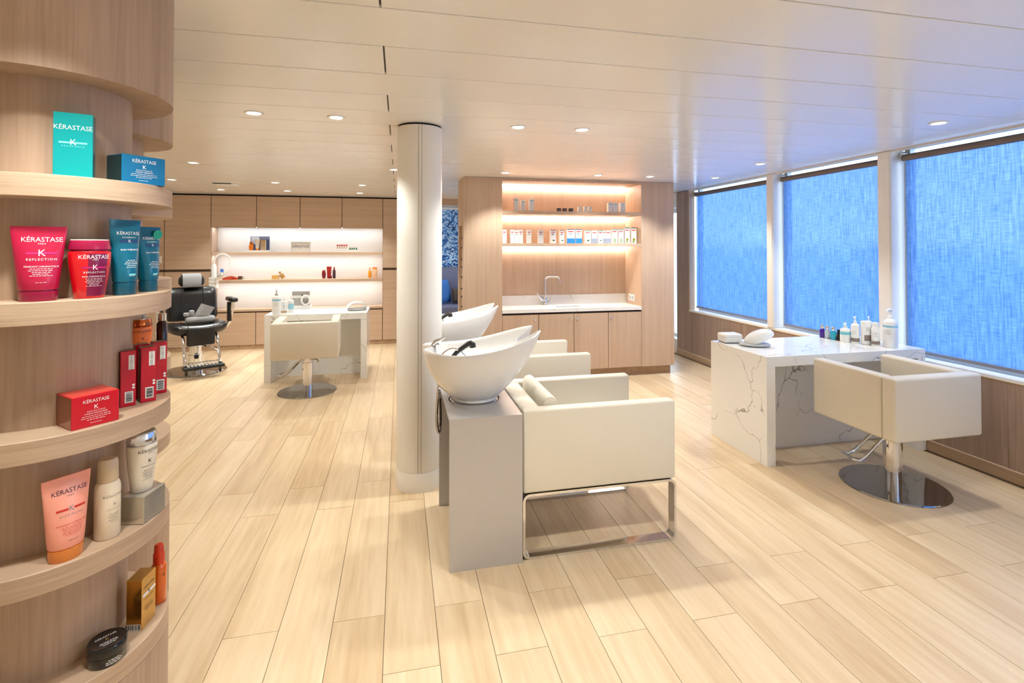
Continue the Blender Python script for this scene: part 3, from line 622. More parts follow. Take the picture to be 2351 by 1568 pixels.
# ------------------------------------------------------------------ products: builders (front faces -y, base at z = 0)
PM = {}
def pm(name, col, rough=0.3, metal=0.0, trans=0.0, coat=0.2):
    if name not in PM: PM[name] = mat(name, col, rough, metal, coat=coat, trans=trans)
    return PM[name]
def lerp(t, pts):
    for (a, u), (b, v) in zip(pts, pts[1:]):
        if t <= b: k = (t-a)/(b-a) if b > a else 0; return u+(v-u)*k
    return pts[-1][1]
def oval(mb, secs, n=40):
    """secs: (z, half width, half depth)"""
    return mb.loft([[(a*math.cos(2*PI*j/n), b*math.sin(2*PI*j/n), z) for j in range(n)] for z, a, b in secs])
def wrapper(secs, dx=0.0, zc=0.0, lift=0.0007):
    A = [(z, a) for z, a, b in secs]; Bq = [(z, b) for z, a, b in secs]
    def fn(x, y):
        z = zc+y; a = lerp(z, A); b = lerp(z, Bq); q = max(-0.985, min(0.985, (x+dx)/a))
        # move along the surface arc so that lettering turns around the body
        return Vector((a*q, -b*math.sqrt(1-q*q)-lift, z))
    return fn
def flat(dx, dz, d): return lambda x, y: Vector((x+dx, -d, y+dz))
def small_print(parent, fn_at, mat_, lines, w, dz, th=0.0016):
    """rows of tiny unreadable print as broken thin strokes"""
    mb = MB()
    for i, f in enumerate(lines):
        z = -i*dz; x = -w*f/2
        while x < w*f/2-0.002:
            l = random.uniform(0.003, 0.008); x1 = min(x+l, w*f/2)
            P = [fn_at(x, z-th/2), fn_at(x1, z-th/2), fn_at(x1, z+th/2), fn_at(x, z+th/2)]
            mb.add(P, [(0,1,2,3)]); x = x1+0.0016
    o = obj('small_print', mb, mat_, parent, False); return o
def patch(parent, name, fn, x0, x1, z0, z1, m, n=8):
    mb = MB(); vs = []; fs = []; q = 10 if (n > 1 and z1-z0 > 0.03) else 1
    for i in range(n+1):
        x = x0+(x1-x0)*i/n; vs += [fn(x, z0+(z1-z0)*j/q) for j in range(q+1)]
    for i in range(n):
        for j in range(q): k = i*(q+1)+j; fs.append((k, k+q+1, k+q+2, k+1))
    return obj(name, mb.add(vs, fs), m, parent, True)
LOGO = 'K\u00c9RASTASE'
def logo(parent, mk, m, size, xs=0.95):
    text('lettering', LOGO, size, m, parent, mk, xs=xs, spacing=0.97, thick=-0.006*size)
def tube_product(label, loc, rz, w, h, body, cap, ink, dark, caph=0.03, dx=0.0, style='k', group=None, tilt=0.0, kink=None):
    t = thing('cosmetic_tube', label, 'tube', loc, rz, group)
    a0 = w*0.36
    secs = [(caph, a0, a0*0.82), (caph+0.006, a0*1.03, a0*0.84)]
    for k in range(1, 11):
        u = k/10; secs.append((caph+0.006+(h-caph-0.02)*u, a0*1.03+(w*0.5-a0*1.03)*u, a0*0.84*(1-u**1.3)+0.0035))
    secs.append((h, w*0.505, 0.003))
    bo = obj('body', oval(MB(), secs, 48), body, t, ang=50)
    obj('cap', oval(MB(), [(0.0, a0*0.93, a0*0.78), (0.002, a0*0.96, a0*0.80), (caph-0.004, a0*1.0, a0*0.83), (caph-0.003, a0*0.92, a0*0.75), (caph, a0*0.92, a0*0.75)], 48), cap, t, ang=40)
    f = lambda z: wrapper(secs, dx, z)
    logo(t, f(h*0.82), ink, w*0.158)
    text('lettering', 'PARIS', w*0.045, ink, t, f(h*0.765), spacing=1.3)
    if style == 'k':
        patch(t, 'colour_bar', lambda x, y: wrapper(secs, dx, h*0.64, 0.0006)(x, y), -w*0.28, w*0.28, -h*0.012, h*0.012, dark)
        text('lettering', 'K', w*0.22, ink, t, f(h*0.64) if True else None, thick=0.0)
        text('lettering', 'REFLECTION', w*0.075, ink, t, f(h*0.555), spacing=1.35)
        text('lettering', 'FONDANT CHROMATIQUE', w*0.05, ink, t, f(h*0.46))
        small_print(t, lambda x, y: f(h*0.43)(x, y), ink, (0.8,0.9,0.65,0.6,0.8), w*0.5, h*0.023, h*0.006)
    elif style == 't':
        patch(t, 'colour_bar', lambda x, y: wrapper(secs, dx, h*0.715, 0.0006)(x, y), -w*0.3, w*0.3, -h*0.02, h*0.02, dark)
        text('lettering', 'RESISTANCE', w*0.06, ink, t, f(h*0.765), spacing=1.4)
        text('lettering', 'K', w*0.14, ink, t, f(h*0.715))
        text('lettering', 'BAIN TH\u00c9RAPISTE', w*0.075, ink, t, f(h*0.60))
        small_print(t, lambda x, y: f(h*0.46)(x, y), ink, (0.5,0.75,0.9,0.6,0.7), w*0.5, h*0.023, h*0.006)
        patch(t, 'colour_bar', f(h*0.27), -w*0.11, w*0.11, -h*0.012, h*0.012, INKC)
    elif style == 'd':
        for s in (-1, 1): patch(t, 'colour_bar', lambda x, y: wrapper(secs, dx, h*0.615, 0.0006)(x, y), min(s*w*0.06, s*w*0.30), max(s*w*0.06, s*w*0.30), -h*0.012, h*0.012, INKR)
        text('lettering', 'K', w*0.17, INKG, t, f(h*0.615)); text('lettering', 'DISCIPLINE', w*0.075, INKG, t, f(h*0.545), spacing=1.35)
        text('lettering', 'FONDANT FLUIDEALISTE', w*0.055, INKR, t, f(h*0.44))
        small_print(t, lambda x, y: f(h*0.41)(x, y), INKR, (0.9,0.8,0.75,0.8,0.6), w*0.5, h*0.022, h*0.005)
    small_print(t, lambda x, y: f(h*0.25)(x, y), ink, (0.5,), w*0.4, 0.004, h*0.005)
    return t
def bath_bottle(label, loc, rz, w, h, body, cap, ring, ink, dark, dx=0.0, bands=None, depth=0.78, split=None, group=None, capf=1.0, title='BAIN CHROMATIQUE'):
    t = thing('shampoo_bottle', label, 'bottle', loc, rz, group)
    a = w/2; prof = [(0.0,0.68),(0.012,0.72),(0.2,0.80),(0.4,0.90),(0.6,0.98),(0.74,1.0),(0.785,0.99),(0.80,0.93)]
    secs = [(u*h, a*f, a*f*depth) for u, f in prof]
    obj('body', oval(MB(), secs, 56), body, t, ang=50)
    obj('cap', oval(MB(), [(0.80*h,a*0.86,a*0.86*depth),(0.815*h,a*0.86,a*0.86*depth),(0.83*h,a*0.985*capf,a*0.985*depth),(0.86*h,a*0.99*capf,a*0.99*depth),(0.975*h,a*0.90*capf,a*0.9*depth),(0.985*h,a*0.88*capf,a*0.88*depth)], 56), cap, t, ang=40)
    obj('cap_ring', oval(MB(), [(0.985*h,a*0.885,a*0.885*depth),(h,a*0.875,a*0.875*depth)], 56), ring, t)
    f = lambda z: wrapper(secs, dx, z)
    if split: patch(t, 'label_band', lambda x, y: wrapper(secs, dx, h*0.40, 0.0004)(x, y), -w*0.16, w*0.30, -h*0.36, h*0.36, split, 12)
    logo(t, f(h*0.70), ink, w*0.155)
    text('lettering', 'PARIS', w*0.045, ink, t, f(h*0.655), spacing=1.3)
    if bands: patch(t, 'colour_bar', lambda x, y: wrapper(secs, dx, h*0.525, 0.0006)(x, y), -w*0.28, w*0.28, -h*0.014, h*0.014, bands)
    text('lettering', 'K', w*0.20, ink, t, f(h*0.525)); text('lettering', 'REFLECTION' if bands is INKM else 'DENSIFIQUE', w*0.07, ink, t, f(h*0.44), spacing=1.3)
    text('lettering', title, w*0.055, ink, t, f(h*0.37))
    small_print(t, lambda x, y: f(h*0.335)(x, y), ink, (0.9,0.8,0.9,0.7,0.5,0.8), w*0.45, h*0.025, h*0.006)
    return t
def carton(label, loc, rz, w, d, h, front, side, top, ink, style, group=None, name='product_carton'):
    """box with front on -y; w along x; origin at bottom centre of the footprint"""
    t = thing(name, label, 'box', loc, rz, group)
    obj('carton', RB(-w/2, w/2, -d/2, d/2, 0, h, r=0.0012, seg=1), front, t, False)
    if side is not None:
        for s in (-1, 1): obj('side_face', B(s*w/2-0.0003, s*w/2+0.0003, -d/2+0.002, d/2-0.002, 0.002, h-0.002), side, t, False)
    if top is not None: obj('top_face', B(-w/2+0.002, w/2-0.002, -d/2+0.002, d/2-0.002, h-0.0003, h+0.0003), top, t, False)
    D = d/2+0.0006; f = lambda dx, dz: flat(dx, dz, D)
    if style == 'tall':
        logo(t, f(0, h*0.77), ink, w*0.21); patch(t, 'colour_bar', f(0, h*0.54), -w*0.36, w*0.36, -h*0.014, h*0.014, INKC); text('lettering', 'K', w*0.26, ink, t, flat(0, h*0.545, D+0.0004))
        text('lettering', 'RESISTANCE', w*0.08, INKC, t, f(0, h*0.485), spacing=1.4)
    elif style == 'wide':
        logo(t, f(0, h*0.80), ink, w*0.118); text('lettering', 'K', h*0.19, ink, t, f(0, h*0.60))
        text('lettering', 'REFLECTION' if front is PM.get('crimson_carton') else 'RESISTANCE', w*0.05, ink, t, f(0, h*0.48), spacing=1.4)
        text('lettering', 'MASQUE CHROMATIQUE' if front is PM.get('crimson_carton') else 'MASQUE TH\u00c9RAPISTE', w*0.042, ink, t, f(0, h*0.41))
        small_print(t, lambda x, y: f(0, h*0.34)(x, y), ink, (0.95,1.0,0.6), w*0.62, h*0.06, h*0.014)
        small_print(t, lambda x, y: f(0, h*0.12)(x, y), ink, (0.6,), w*0.4, h*0.06, h*0.012)
    elif style == 'slim':
        patch(t, 'price_sticker', f(w*0.2, h*0.78), -w*0.19, w*0.19, -h*0.12, h*0.14, WPL, 1)
        mb = MB()
        for k in range(14):
            z = h*0.66+h*0.26*k/14; x = w*0.2; l = w*random.uniform(0.03, 0.13); mb.add([(x-l,-D-0.0004,z),(x+l*0.7,-D-0.0004,z),(x+l*0.7,-D-0.0004,z+h*0.007),(x-l,-D-0.0004,z+h*0.007)], [(0,1,2,3)])
        obj('small_print', mb, INKG, t, False)
        patch(t, 'barcode_label', f(w*0.06, h*0.16), -w*0.27, w*0.27, -h*0.09, h*0.11, WPL, 1)
        mb = MB(); z = h*0.09
        while z < h*0.25:
            l = random.choice([0.006, 0.011, 0.017])*h; mb.add([(-w*0.14,-D-0.0004,z),(w*0.27,-D-0.0004,z),(w*0.27,-D-0.0004,z+l),(-w*0.14,-D-0.0004,z+l)], [(0,1,2,3)]); z += l+random.choice([0.006,0.01])*h
        obj('barcode', mb, INKB, t, False)
        for k in range(2): obj('print_mark', MB().lathe([(w*0.09,0),(w*0.09,0.0003)], n=14), INKW, t, rot=(PI/2,0,0), loc=(w*0.34, -D, h*(0.33+0.05*k)))
    elif style == 'silver':
        logo(t, f(w*0.02, h*0.80), INKG, w*0.14); small_print(t, lambda x, y: f(0, h*0.55)(x, y), INKG, (0.5,0.7,0.6,0.8), w*0.5, h*0.08, h*0.02)
    elif style == 'gold':
        logo(t, f(0, h*0.80), INKB, w*0.15); patch(t, 'colour_bar', f(0, h*0.66), -w*0.46, w*0.46, -h*0.03, h*0.03, INKW); text('lettering', 'K', w*0.24, INKB, t, flat(0, h*0.665, D+0.0004))
        text('lettering', 'ELIXIR ULTIME', w*0.09, INKB, t, f(0, h*0.56)); small_print(t, lambda x, y: f(0, h*0.42)(x, y), INKB, (0.8,0.9,0.95,0.6), w*0.7, h*0.03, h*0.007)
        bx = MB(); z0 = h*0.02; yv = -d/2+d*0.12
        while yv < d*0.42:
            l = random.choice([0.0012,0.002,0.003]); bx.add([(-w/2-0.001,yv,z0),(-w/2-0.001,yv+l,z0),(-w/2-0.001,yv+l,z0+h*0.10),(-w/2-0.001,yv,z0+h*0.10)], [(0,1,2,3)]); yv += l+random.choice([0.0012,0.002])
        obj('barcode_label', B(-w/2-0.0008,-w/2-0.0002,-d*0.42,d*0.45,h*0.005,h*0.125), WPL, t, False); obj('barcode', bx, INKB, t, False)
    return t
def pump_bottle(label, loc, rz, r, h, body, pump, band=None, bandz=(0.5,0.6), sq=False, group=None, print_=None):
    t = thing('pump_bottle', label, 'bottle', loc, rz, group)
    hb = h*0.74; pr = [(r*0.94,0),(r,0.006),(r,hb*0.86),(r*0.93,hb*0.93),(r*0.55,hb*0.985),(r*0.36,hb)]
    obj('body', MB().lathe(pr, n=32), body, t, ang=50)
    hd = obj('pump_collar', MB().lathe([(r*0.38,hb),(r*0.40,hb+h*0.07),(r*0.16,hb+h*0.08),(r*0.16,h*0.95)], n=18), pump, t)
    obj('pump_head', MB().tube([(0.0,0.004,h*0.965),(0,-r*0.5,h*0.97),(0,-r*1.15,h*0.955),(0,-r*1.3,h*0.93)], [r*0.24,r*0.22,r*0.14,r*0.10], 10), pump, t)
    if band: obj('label_band', MB().lathe([(r*1.006,h*bandz[0]),(r*1.006,h*bandz[1])], n=32, caps=False), band, t)
    if print_: small_print(t, lambda x, y: Vector((x, -math.sqrt(max(1e-6,(r*1.01)**2-x*x)), h*0.45+y)), print_, (0.8,0.6,0.9,0.5), r*1.2, h*0.035, h*0.008)
    return t
# ------------------------------------------------------------------ products on the foreground display column
D2 = math.radians
CRIM = pm('crimson_plastic', (176,22,62), 0.28); CRIMC = pm('crimson_cap', (150,14,60), 0.25); TEAL = pm('teal_plastic', (8,98,124), 0.25, 0.15); TEALC = pm('teal_cap', (6,78,100), 0.25)
def glow_red():
    m = mat('red_gel', (214,10,26), 0.06, coat=0.6); return m
REDGEL = glow_red()
tube_product('crimson tube with wide flat top, leftmost on the second shelf', (-0.86,1.464,1.3692), D2(27), 0.102, 0.181, CRIM, CRIMC, INKW, INKM, 0.027, 0.006)
bath_bottle('transparent red shampoo bottle with crimson cap beside the crimson tube', (-0.78,1.518,1.3692), D2(46), 0.090, 0.150, REDGEL, CRIMC, pm('pale_ring',(225,215,205),0.3), INKW, INKW, 0.0, INKM, split=pm('violet_band',(120,14,60),0.2))
tube_product('larger dark teal tube next to the red bottle', (-0.738,1.599,1.3692), D2(56), 0.080, 0.205, TEAL, TEALC, INKW, pm('navy_bar',(20,60,110),0.4), 0.036, 0.004, 't')
t3 = tube_product('smaller dark teal tube with green sticker, rightmost on the second shelf', (-0.727,1.708,1.3692), D2(60), 0.072, 0.190, TEAL, TEALC, INKW, pm('navy_bar',(20,60,110),0.4), 0.034, 0.004, 't')
obj('round_sticker', MB().lathe([(0.014,0),(0.014,0.0005)], n=24), pm('green_sticker',(40,150,120),0.3), t3, loc=(0.0205,-0.0098,0.168), rot=(PI/2+0.12,0,0))
AQUA = pm('aqua_carton', (18,168,170), 0.14, 0.2); BLUEB = pm('blue_carton', (10,112,158), 0.2, 0.15); BLUED = pm('dark_blue_carton', (14,58,66), 0.2, 0.2)
carton('tall aqua carton standing alone on the top shelf', (-0.815,1.515,1.6752), D2(18), 0.078, 0.035, 0.165, AQUA, pm('aqua_side',(10,110,120),0.2), None, INKW, 'tall')
carton('blue rectangular carton with dark side on the top shelf', (-0.727,1.632,1.6752), D2(52), 0.112, 0.075, 0.078, BLUEB, BLUED, BLUED, INKW, 'wide')
t = thing('ampoule_bottle', 'tiny brown ampoule bottle with gold cap behind the blue carton', 'bottle', (-0.715,1.755,1.6752))
obj('body', MB().lathe([(0.0075,0),(0.0075,0.035),(0.004,0.042)], n=16), pm('amber_glass',(92,42,18),0.1), t); obj('cap', MB().lathe([(0.0055,0.042),(0.0055,0.062),(0.003,0.064)], n=14), pm('gold_cap',(196,150,62),0.25,0.7), t)
pm('crimson_carton', (206,22,44), 0.16, 0.1)
rb = carton('red rectangular carton in clear wrap on the third shelf', (-0.789,1.535,1.0452), D2(47.5), 0.101, 0.093, 0.080, PM['crimson_carton'], pm('copper_wrap',(150,84,60),0.16,0.5), pm('coral_top',(222,72,58),0.2), INKW, 'wide')
SL = pm('slim_red_carton', (196,14,44), 0.2); SLT = pm('slim_brown_top', (84,40,32), 0.4)
G4 = 'slim red cartons on the third shelf'
carton('slim red carton at the left front of the four', (-0.764,1.672,1.0452), D2(36), 0.036, 0.036, 0.158, SL, pm('slim_dark_side',(110,10,26),0.3), SLT, INKW, 'slim', G4)
carton('slim red crinkled carton at the right front of the four', (-0.729,1.712,1.0452), D2(34), 0.038, 0.036, 0.160, SL, PM['slim_dark_side'], SLT, INKW, 'slim', G4)
carton('slim red carton at the left back of the four', (-0.764,1.757,1.0452), D2(34), 0.036, 0.034, 0.160, SL, PM['slim_dark_side'], SLT, INKW, 'slim', G4)
carton('slim red carton at the right back of the four', (-0.735,1.798,1.0452), D2(34), 0.038, 0.034, 0.160, SL, PM['slim_dark_side'], SLT, INKW, 'slim', G4)
PINK = pm('salmon_plastic', (244,160,138), 0.3); ORC = pm('orange_cap', (226,134,62), 0.2)
tube_product('salmon pink tube with orange cap on the fourth shelf', (-0.806,1.482,0.7322), D2(48), 0.098, 0.200, PINK, ORC, pm('plum_print',(70,30,50),0.5), INKR, 0.032, 0.004, 'd')
t = thing('spray_can', 'cream aerosol can with beige cap on the fourth shelf', 'spray can', (-0.757,1.565,0.7322), D2(58)); CREAM = pm('cream_can', (238,222,196), 0.3)
secs = [(0.0,0.027,0.027),(0.003,0.029,0.029),(0.128,0.029,0.029),(0.138,0.027,0.027),(0.146,0.0235,0.0235)]
obj('can', oval(MB(), secs, 40), CREAM, t, ang=50); obj('cap', oval(MB(), [(0.1465,0.0235,0.0235),(0.148,0.024,0.024),(0.198,0.0225,0.0225),(0.205,0.019,0.019)], 36), pm('beige_cap',(206,184,152),0.25), t)
f = lambda z: wrapper(secs, 0.0, z)
logo(t, f(0.112), INKG, 0.0098); text('lettering', 'K', 0.012, INKG, t, f(0.09)); text('lettering', 'DENSIFIQUE', 0.0045, INKG, t, f(0.078), spacing=1.3); small_print(t, lambda x, y: f(0.065)(x, y), INKG, (0.8,0.9,0.7,0.9,0.6), 0.03, 0.005, 0.0012)
SILB = pm('silver_carton', (190,184,172), 0.2, 0.6)
carton('silver mirror-finish carton at the edge of the fourth shelf', (-0.712,1.653,0.7322), D2(78), 0.088, 0.068, 0.076, SILB, pm('silver_side',(214,204,186),0.12,0.75), pm('silver_top',(206,198,184),0.16,0.6), INKG, 'silver')
bath_bottle('cream shampoo bottle with chrome cap standing on the silver carton', (-0.716,1.655,0.8092), D2(58), 0.076, 0.165, pm('cream_bottle',(240,230,212),0.25), CHROME, GREYPL, INKB, INKB, 0.0, None, depth=0.9, title='BAIN DENSITE', capf=1.02)
carton('gold carton with barcode on the lowest shelf', (-0.723,1.675,0.4182), D2(82), 0.062, 0.043, 0.140, pm('gold_carton',(206,160,84),0.22,0.55), pm('gold_side',(176,120,44),0.14,0.85), pm('gold_top',(198,158,96),0.2,0.6), INKB, 'gold')
t = thing('oil_bottle', 'orange oil bottle with red pump cap beside the gold carton', 'bottle', (-0.715,1.765,0.4182), D2(60)); ORG = mat('orange_glass', (222,96,10), 0.08, coat=0.5)
obj('body', oval(MB(), [(0,0.018,0.018),(0.004,0.0205,0.0205),(0.10,0.0205,0.0205),(0.112,0.019,0.019),(0.12,0.012,0.012)], 32), ORG, t, ang=50); obj('pump_cap', MB().lathe([(0.0155,0.118),(0.0155,0.145),(0.013,0.148),(0.012,0.17),(0.009,0.174)], n=24), pm('orange_red_cap',(214,54,20),0.3), t)
text('lettering', 'K', 0.012, INKB, t, wrapper([(0,0.0205,0.0205),(0.2,0.0205,0.0205)], 0, 0.085)); 
t = thing('cosmetic_jar', 'low round black jar on the lowest shelf', 'jar', (-0.748,1.553,0.4182), D2(40)); BLKJ = mat('black_jar', (16,15,15), 0.08, coat=0.5)
obj('pot', MB().lathe([(0.040,0),(0.0425,0.003),(0.0425,0.024),(0.041,0.025)], n=48), BLKJ, t, ang=40); ld = obj('lid', MB().lathe([(0.043,0.0255),(0.0435,0.027),(0.0435,0.047),(0.041,0.050),(0.0395,0.049),(0.0,0.0488)], n=48), BLKJ, t, ang=40)
text('lettering', LOGO, 0.009, INKW, ld, lambda x, y: Vector((x, y+0.014, 0.0494))); text('lettering', 'K', 0.011, pm('gold_print',(200,160,90),0.4), ld, lambda x, y: Vector((x, y+0.001, 0.0494))); small_print(ld, lambda x, y: Vector((x, y-0.010, 0.0494)), INKW, (0.9,1,0.8,0.7), 0.04, 0.004, 0.0012)
small_print(t, lambda x, y: Vector((0.0428*math.sin(x/0.0428+0.1), -0.0428*math.cos(x/0.0428+0.1), 0.017+y)), INKW, (0.7,1,1), 0.035, 0.0045, 0.0018)
# products on the second column
bath_bottle('orange shampoo bottle with copper cap on the second column', (-1.025,2.345,1.0452), D2(40), 0.082, 0.165, pm('apricot_plastic',(238,122,66),0.3), pm('copper_cap',(190,92,36),0.12,0.8), pm('copper_ring',(210,170,140),0.15,0.8), INKB, INKB, 0.0, None, depth=0.9, title='BAIN OLEO')
t = thing('dropper_bottle', 'tall dark brown bottle with silver cap beside the orange bottle', 'bottle', (-0.985,2.44,1.0452)); obj('body', MB().lathe([(0.019,0),(0.020,0.004),(0.020,0.13),(0.012,0.142)], n=28), pm('brown_glass',(46,18,12),0.1), t, ang=50); obj('cap', MB().lathe([(0.016,0.142),(0.0165,0.17),(0.013,0.174)], n=20), CHROME, t)
t = thing('pump_bottle', 'clear pump bottle behind the orange bottle on the second column', 'bottle', (-1.05,2.42,1.0452)); obj('body', MB().lathe([(0.022,0),(0.022,0.14),(0.012,0.15)], n=24), pm('brown_glass',(46,18,12),0.1), t, ang=50); obj('pump_cap', MB().lathe([(0.012,0.15),(0.0125,0.19),(0.008,0.215)], n=18), GREYPL, t)
# ------------------------------------------------------------------ cartons on the lit shelves of the sink unit
WB = pm('white_carton', (236,236,234), 0.4); LBL = pm('pale_blue_print', (140,190,205), 0.5); BK = pm('black_carton', (24,22,22), 0.4); SKY_ = pm('azure_print', (40,140,230), 0.4); GRN = pm('green_print', (110,150,50), 0.5); OLV = pm('olive_print', (150,150,40), 0.5); NAVY = pm('navy_print', (50,50,110), 0.5); GRF = pm('grey_blue_print', (150,160,180), 0.5); LGN = pm('mint_print', (120,200,170), 0.5)
ordn = ['first','second','third','fourth','fifth','sixth','seventh','eighth','ninth','tenth','eleventh','twelfth','thirteenth','fourteenth','fifteenth','sixteenth','seventeenth','eighteenth','nineteenth']
U = [(1.292,.05,.144,'w'),(1.37,.049,.124,'w'),(1.47,.057,.14,'w'),(1.798,.042,.042,'b'),(1.868,.044,.042,'b'),(1.943,.045,.042,'b'),(2.05,.037,.064,'w'),(2.122,.039,.068,'w'),(2.18,.038,.064,'w'),(2.428,.058,.116,'w'),(2.492,.058,.111,'w'),(2.585,.062,.117,'w')]
for i, (x, w, h, k) in enumerate(U):
    t = thing('product_carton', ('small black cube carton' if k == 'b' else 'white carton with pale blue print')+f', {ordn[i]} from the left on the upper lit shelf', 'box', (x, 5.62, 1.9052), 0, 'cartons on the upper lit shelf')
    dp = min(w, 0.05)
    obj('carton', RB(-w/2, w/2, -dp/2, dp/2, 0, h, r=0.001, seg=1), BK if k == 'b' else WB, t, False)
    patch(t, 'print', flat(0, h*(0.55 if k == 'b' else 0.85), dp/2+0.0006), -w*0.34, w*0.34, -h*0.05, h*0.05, GREYPL if k == 'b' else LBL, 1)
    if k == 'w': small_print(t, lambda x_, y_: Vector((x_, -dp/2-0.0006, h*0.7+y_)), LBL, (0.5,0.6,0.4), w*0.7, h*0.1, h*0.03)
L2 = [(1.154,.049,.153,'a'),(1.244,.046,.153,'a'),(1.294,.048,.149,'a'),(1.344,.048,.154,'a'),(1.44,.051,.154,'a'),(1.578,.06,.155,'a'),(1.725,.068,.156,'n'),(1.83,.055,.154,'n'),(1.938,.098,.167,'s'),(2.034,.077,.167,'s'),(2.145,.076,.153,'m'),(2.228,.072,.153,'g'),(2.303,.056,.154,'m'),(2.351,.032,.154,'g'),(2.401,.06,.155,'g'),(2.48,.066,.171,'v'),(2.562,.063,.171,'v'),(2.64,.062,.192,'o'),(2.725,.068,.192,'o')]
desc = {'a':'white carton with red and blue print','n':'white carton with navy top edge','s':'white and azure blue carton','m':'white carton with mint top','g':'white and grey-blue carton','v':'white carton with stalk print','o':'tall white carton with fruit print'}
for i, (x, w, h, k) in enumerate(L2):
    t = thing('product_carton', desc[k]+f', {ordn[i]} from the left on the middle lit shelf', 'box', (x, 5.62, 1.5412), 0, 'cartons on the middle lit shelf')
    dp = 0.045; f = lambda dz: flat(0, dz, dp/2+0.0006)
    obj('carton', RB(-w/2, w/2, -dp/2, dp/2, 0, h, r=0.001, seg=1), WB, t, False)
    patch(t, 'red_print', f(h*0.82), -w*0.36, w*0.30, -h*0.028, h*0.028, INKR, 1)
    if k in 'ans': patch(t, 'blue_print', f(h*0.67), -w*0.3, w*0.12, -h*0.03, h*0.03, NAVY if k == 'n' else GRF, 1)
    if k in 'nos': patch(t, 'top_edge', f(h*0.97), -w*0.48, w*0.48, -h*0.022, h*0.022, BK if k == 'o' else NAVY, 1)
    if k == 'm' or k == 'v': patch(t, 'top_edge', f(h*0.96), -w*0.48, w*0.48, -h*0.025, h*0.025, LGN, 1)
    if k == 's': patch(t, 'azure_field', f(h*0.2), -w*0.49, w*0.49, -h*0.19, h*0.15, SKY_, 1)
    if k == 'g': patch(t, 'grey_field', f(h*0.2), -w*0.49, w*0.49, -h*0.19, h*0.17, GRF, 1)
    if k == 'v':
        for s in (-0.18, 0.0, 0.16): patch(t, 'stalk_print', lambda x_, y_, s=s: Vector((x_+s*w+0.06*y_, -dp/2-0.0008, y_+h*0.2)), -w*0.05, w*0.05, -h*0.17, h*0.15, GRN, 1)
    if k == 'o': obj('fruit_print', MB().lathe([(w*0.24,0),(w*0.24,0.0006)], n=18, sy=1.2), OLV, t, rot=(PI/2,0,0), loc=(0,-dp/2-0.0002,h*0.24)); obj('leaf_print', MB().lathe([(w*0.12,0),(w*0.12,0.0006)], n=14, sx=1.8), GRN, t, rot=(PI/2,0,0.0), loc=(-w*0.1,-dp/2-0.0006,h*0.1))
    if k in 'nm': obj('leaf_print', MB().lathe([(w*0.13,0),(w*0.13,0.0006)], n=14, sx=1.5), pm('dark_green_print',(60,90,40),0.5), t, rot=(PI/2,0,0), loc=(w*0.05,-dp/2-0.0002,h*0.22))
# ------------------------------------------------------------------ items in the white niche
YN2 = 8.22
d = thing('display_stand', 'small stand with a blue photo back on the upper niche shelf', 'display stand', (-2.06, YN2+0.03, 1.4222))
obj('tray', B(-0.15,0.15,-0.08,0.06,0,0.028), WPL, d, False); pb = obj('photo_back', B(-0.12,0.145,0.045,0.052,0.0285,0.235), pm('photo_blue',(70,84,120),0.3), d, False)
obj('photo_image', B(-0.11,0.0,0.043,0.0449,0.12,0.23), pm('photo_light',(190,196,206),0.3), pb, False); obj('photo_image', B(0.005,0.14,0.043,0.0449,0.19,0.225), pm('photo_grey',(120,120,140),0.3), pb, False)
AMB = pm('amber_plastic', (232,126,20), 0.15)
t = thing('cosmetic_bottle', 'amber bottle on the display stand', 'bottle', (-2.15, YN2, 1.4508)); obj('body', oval(MB(), [(0,0.024,0.02),(0.03,0.032,0.025),(0.075,0.033,0.025),(0.085,0.02,0.018)], 24), AMB, t, ang=50); obj('cap', MB().lathe([(0.022,0.086),(0.024,0.105),(0.02,0.125)], n=18), pm('amber_cap',(206,110,30),0.2,0.3), t)
t = thing('cosmetic_tube', 'cream tube on the display stand', 'tube', (-2.065, YN2, 1.4508)); obj('body', oval(MB(), [(0.025,0.024,0.02),(0.10,0.03,0.012),(0.165,0.035,0.003)], 24), pm('cream_bottle',(240,230,212)), t, ang=50); obj('cap', oval(MB(), [(0,0.022,0.018),(0.025,0.024,0.02)], 24), AMB, t)
t = thing('product_carton', 'beige carton on the display stand', 'box', (-1.985, YN2, 1.4508)); obj('carton', B(-0.034,0.034,-0.02,0.02,0,0.155), pm('beige_carton',(200,172,140),0.4), t, False); obj('side_face', B(0.034,0.0345,-0.018,0.018,0.004,0.15), pm('pale_gold_side',(236,220,170),0.4), t, False)
t = thing('brand_plaque', 'white plaque with dark lettering on the upper niche shelf', 'sign', (-1.46, YN2+0.02, 1.4222)); obj('plaque', RB(-0.14,0.14,-0.01,0.01,0,0.158, r=0.002, seg=1), WPL, t, False); text('lettering', LOGO, 0.05, pm('brown_print',(60,44,36),0.5), t, flat(0, 0.083, 0.0108), xs=0.95); text('lettering', 'PARIS', 0.012, INKG, t, flat(0, 0.055, 0.0108))
tr = thing('vial_tray', 'low white tray for vials on the upper niche shelf', 'tray', (-0.80, YN2, 1.4222)); obj('tray', B(-0.15,0.15,-0.035,0.035,0,0.035), WPL, tr, False); obj('step', B(-0.145,0.02,0.0,0.034,0.0352,0.052), WPL, tr, False)
for i in range(5):
    v = thing('vial', f'red-capped small vial, {ordn[i]} from the left on the tray', 'vial', (-0.93+0.033*i, YN2+0.016, 1.4745), 0, 'red-capped vials'); obj('glass', MB().lathe([(0.011,0),(0.011,0.04)], n=12), pm('vial_glass',(226,206,180),0.15), v); obj('cap', MB().lathe([(0.012,0.0402),(0.012,0.062)], n=12), pm('vial_red',(218,52,70),0.3), v)
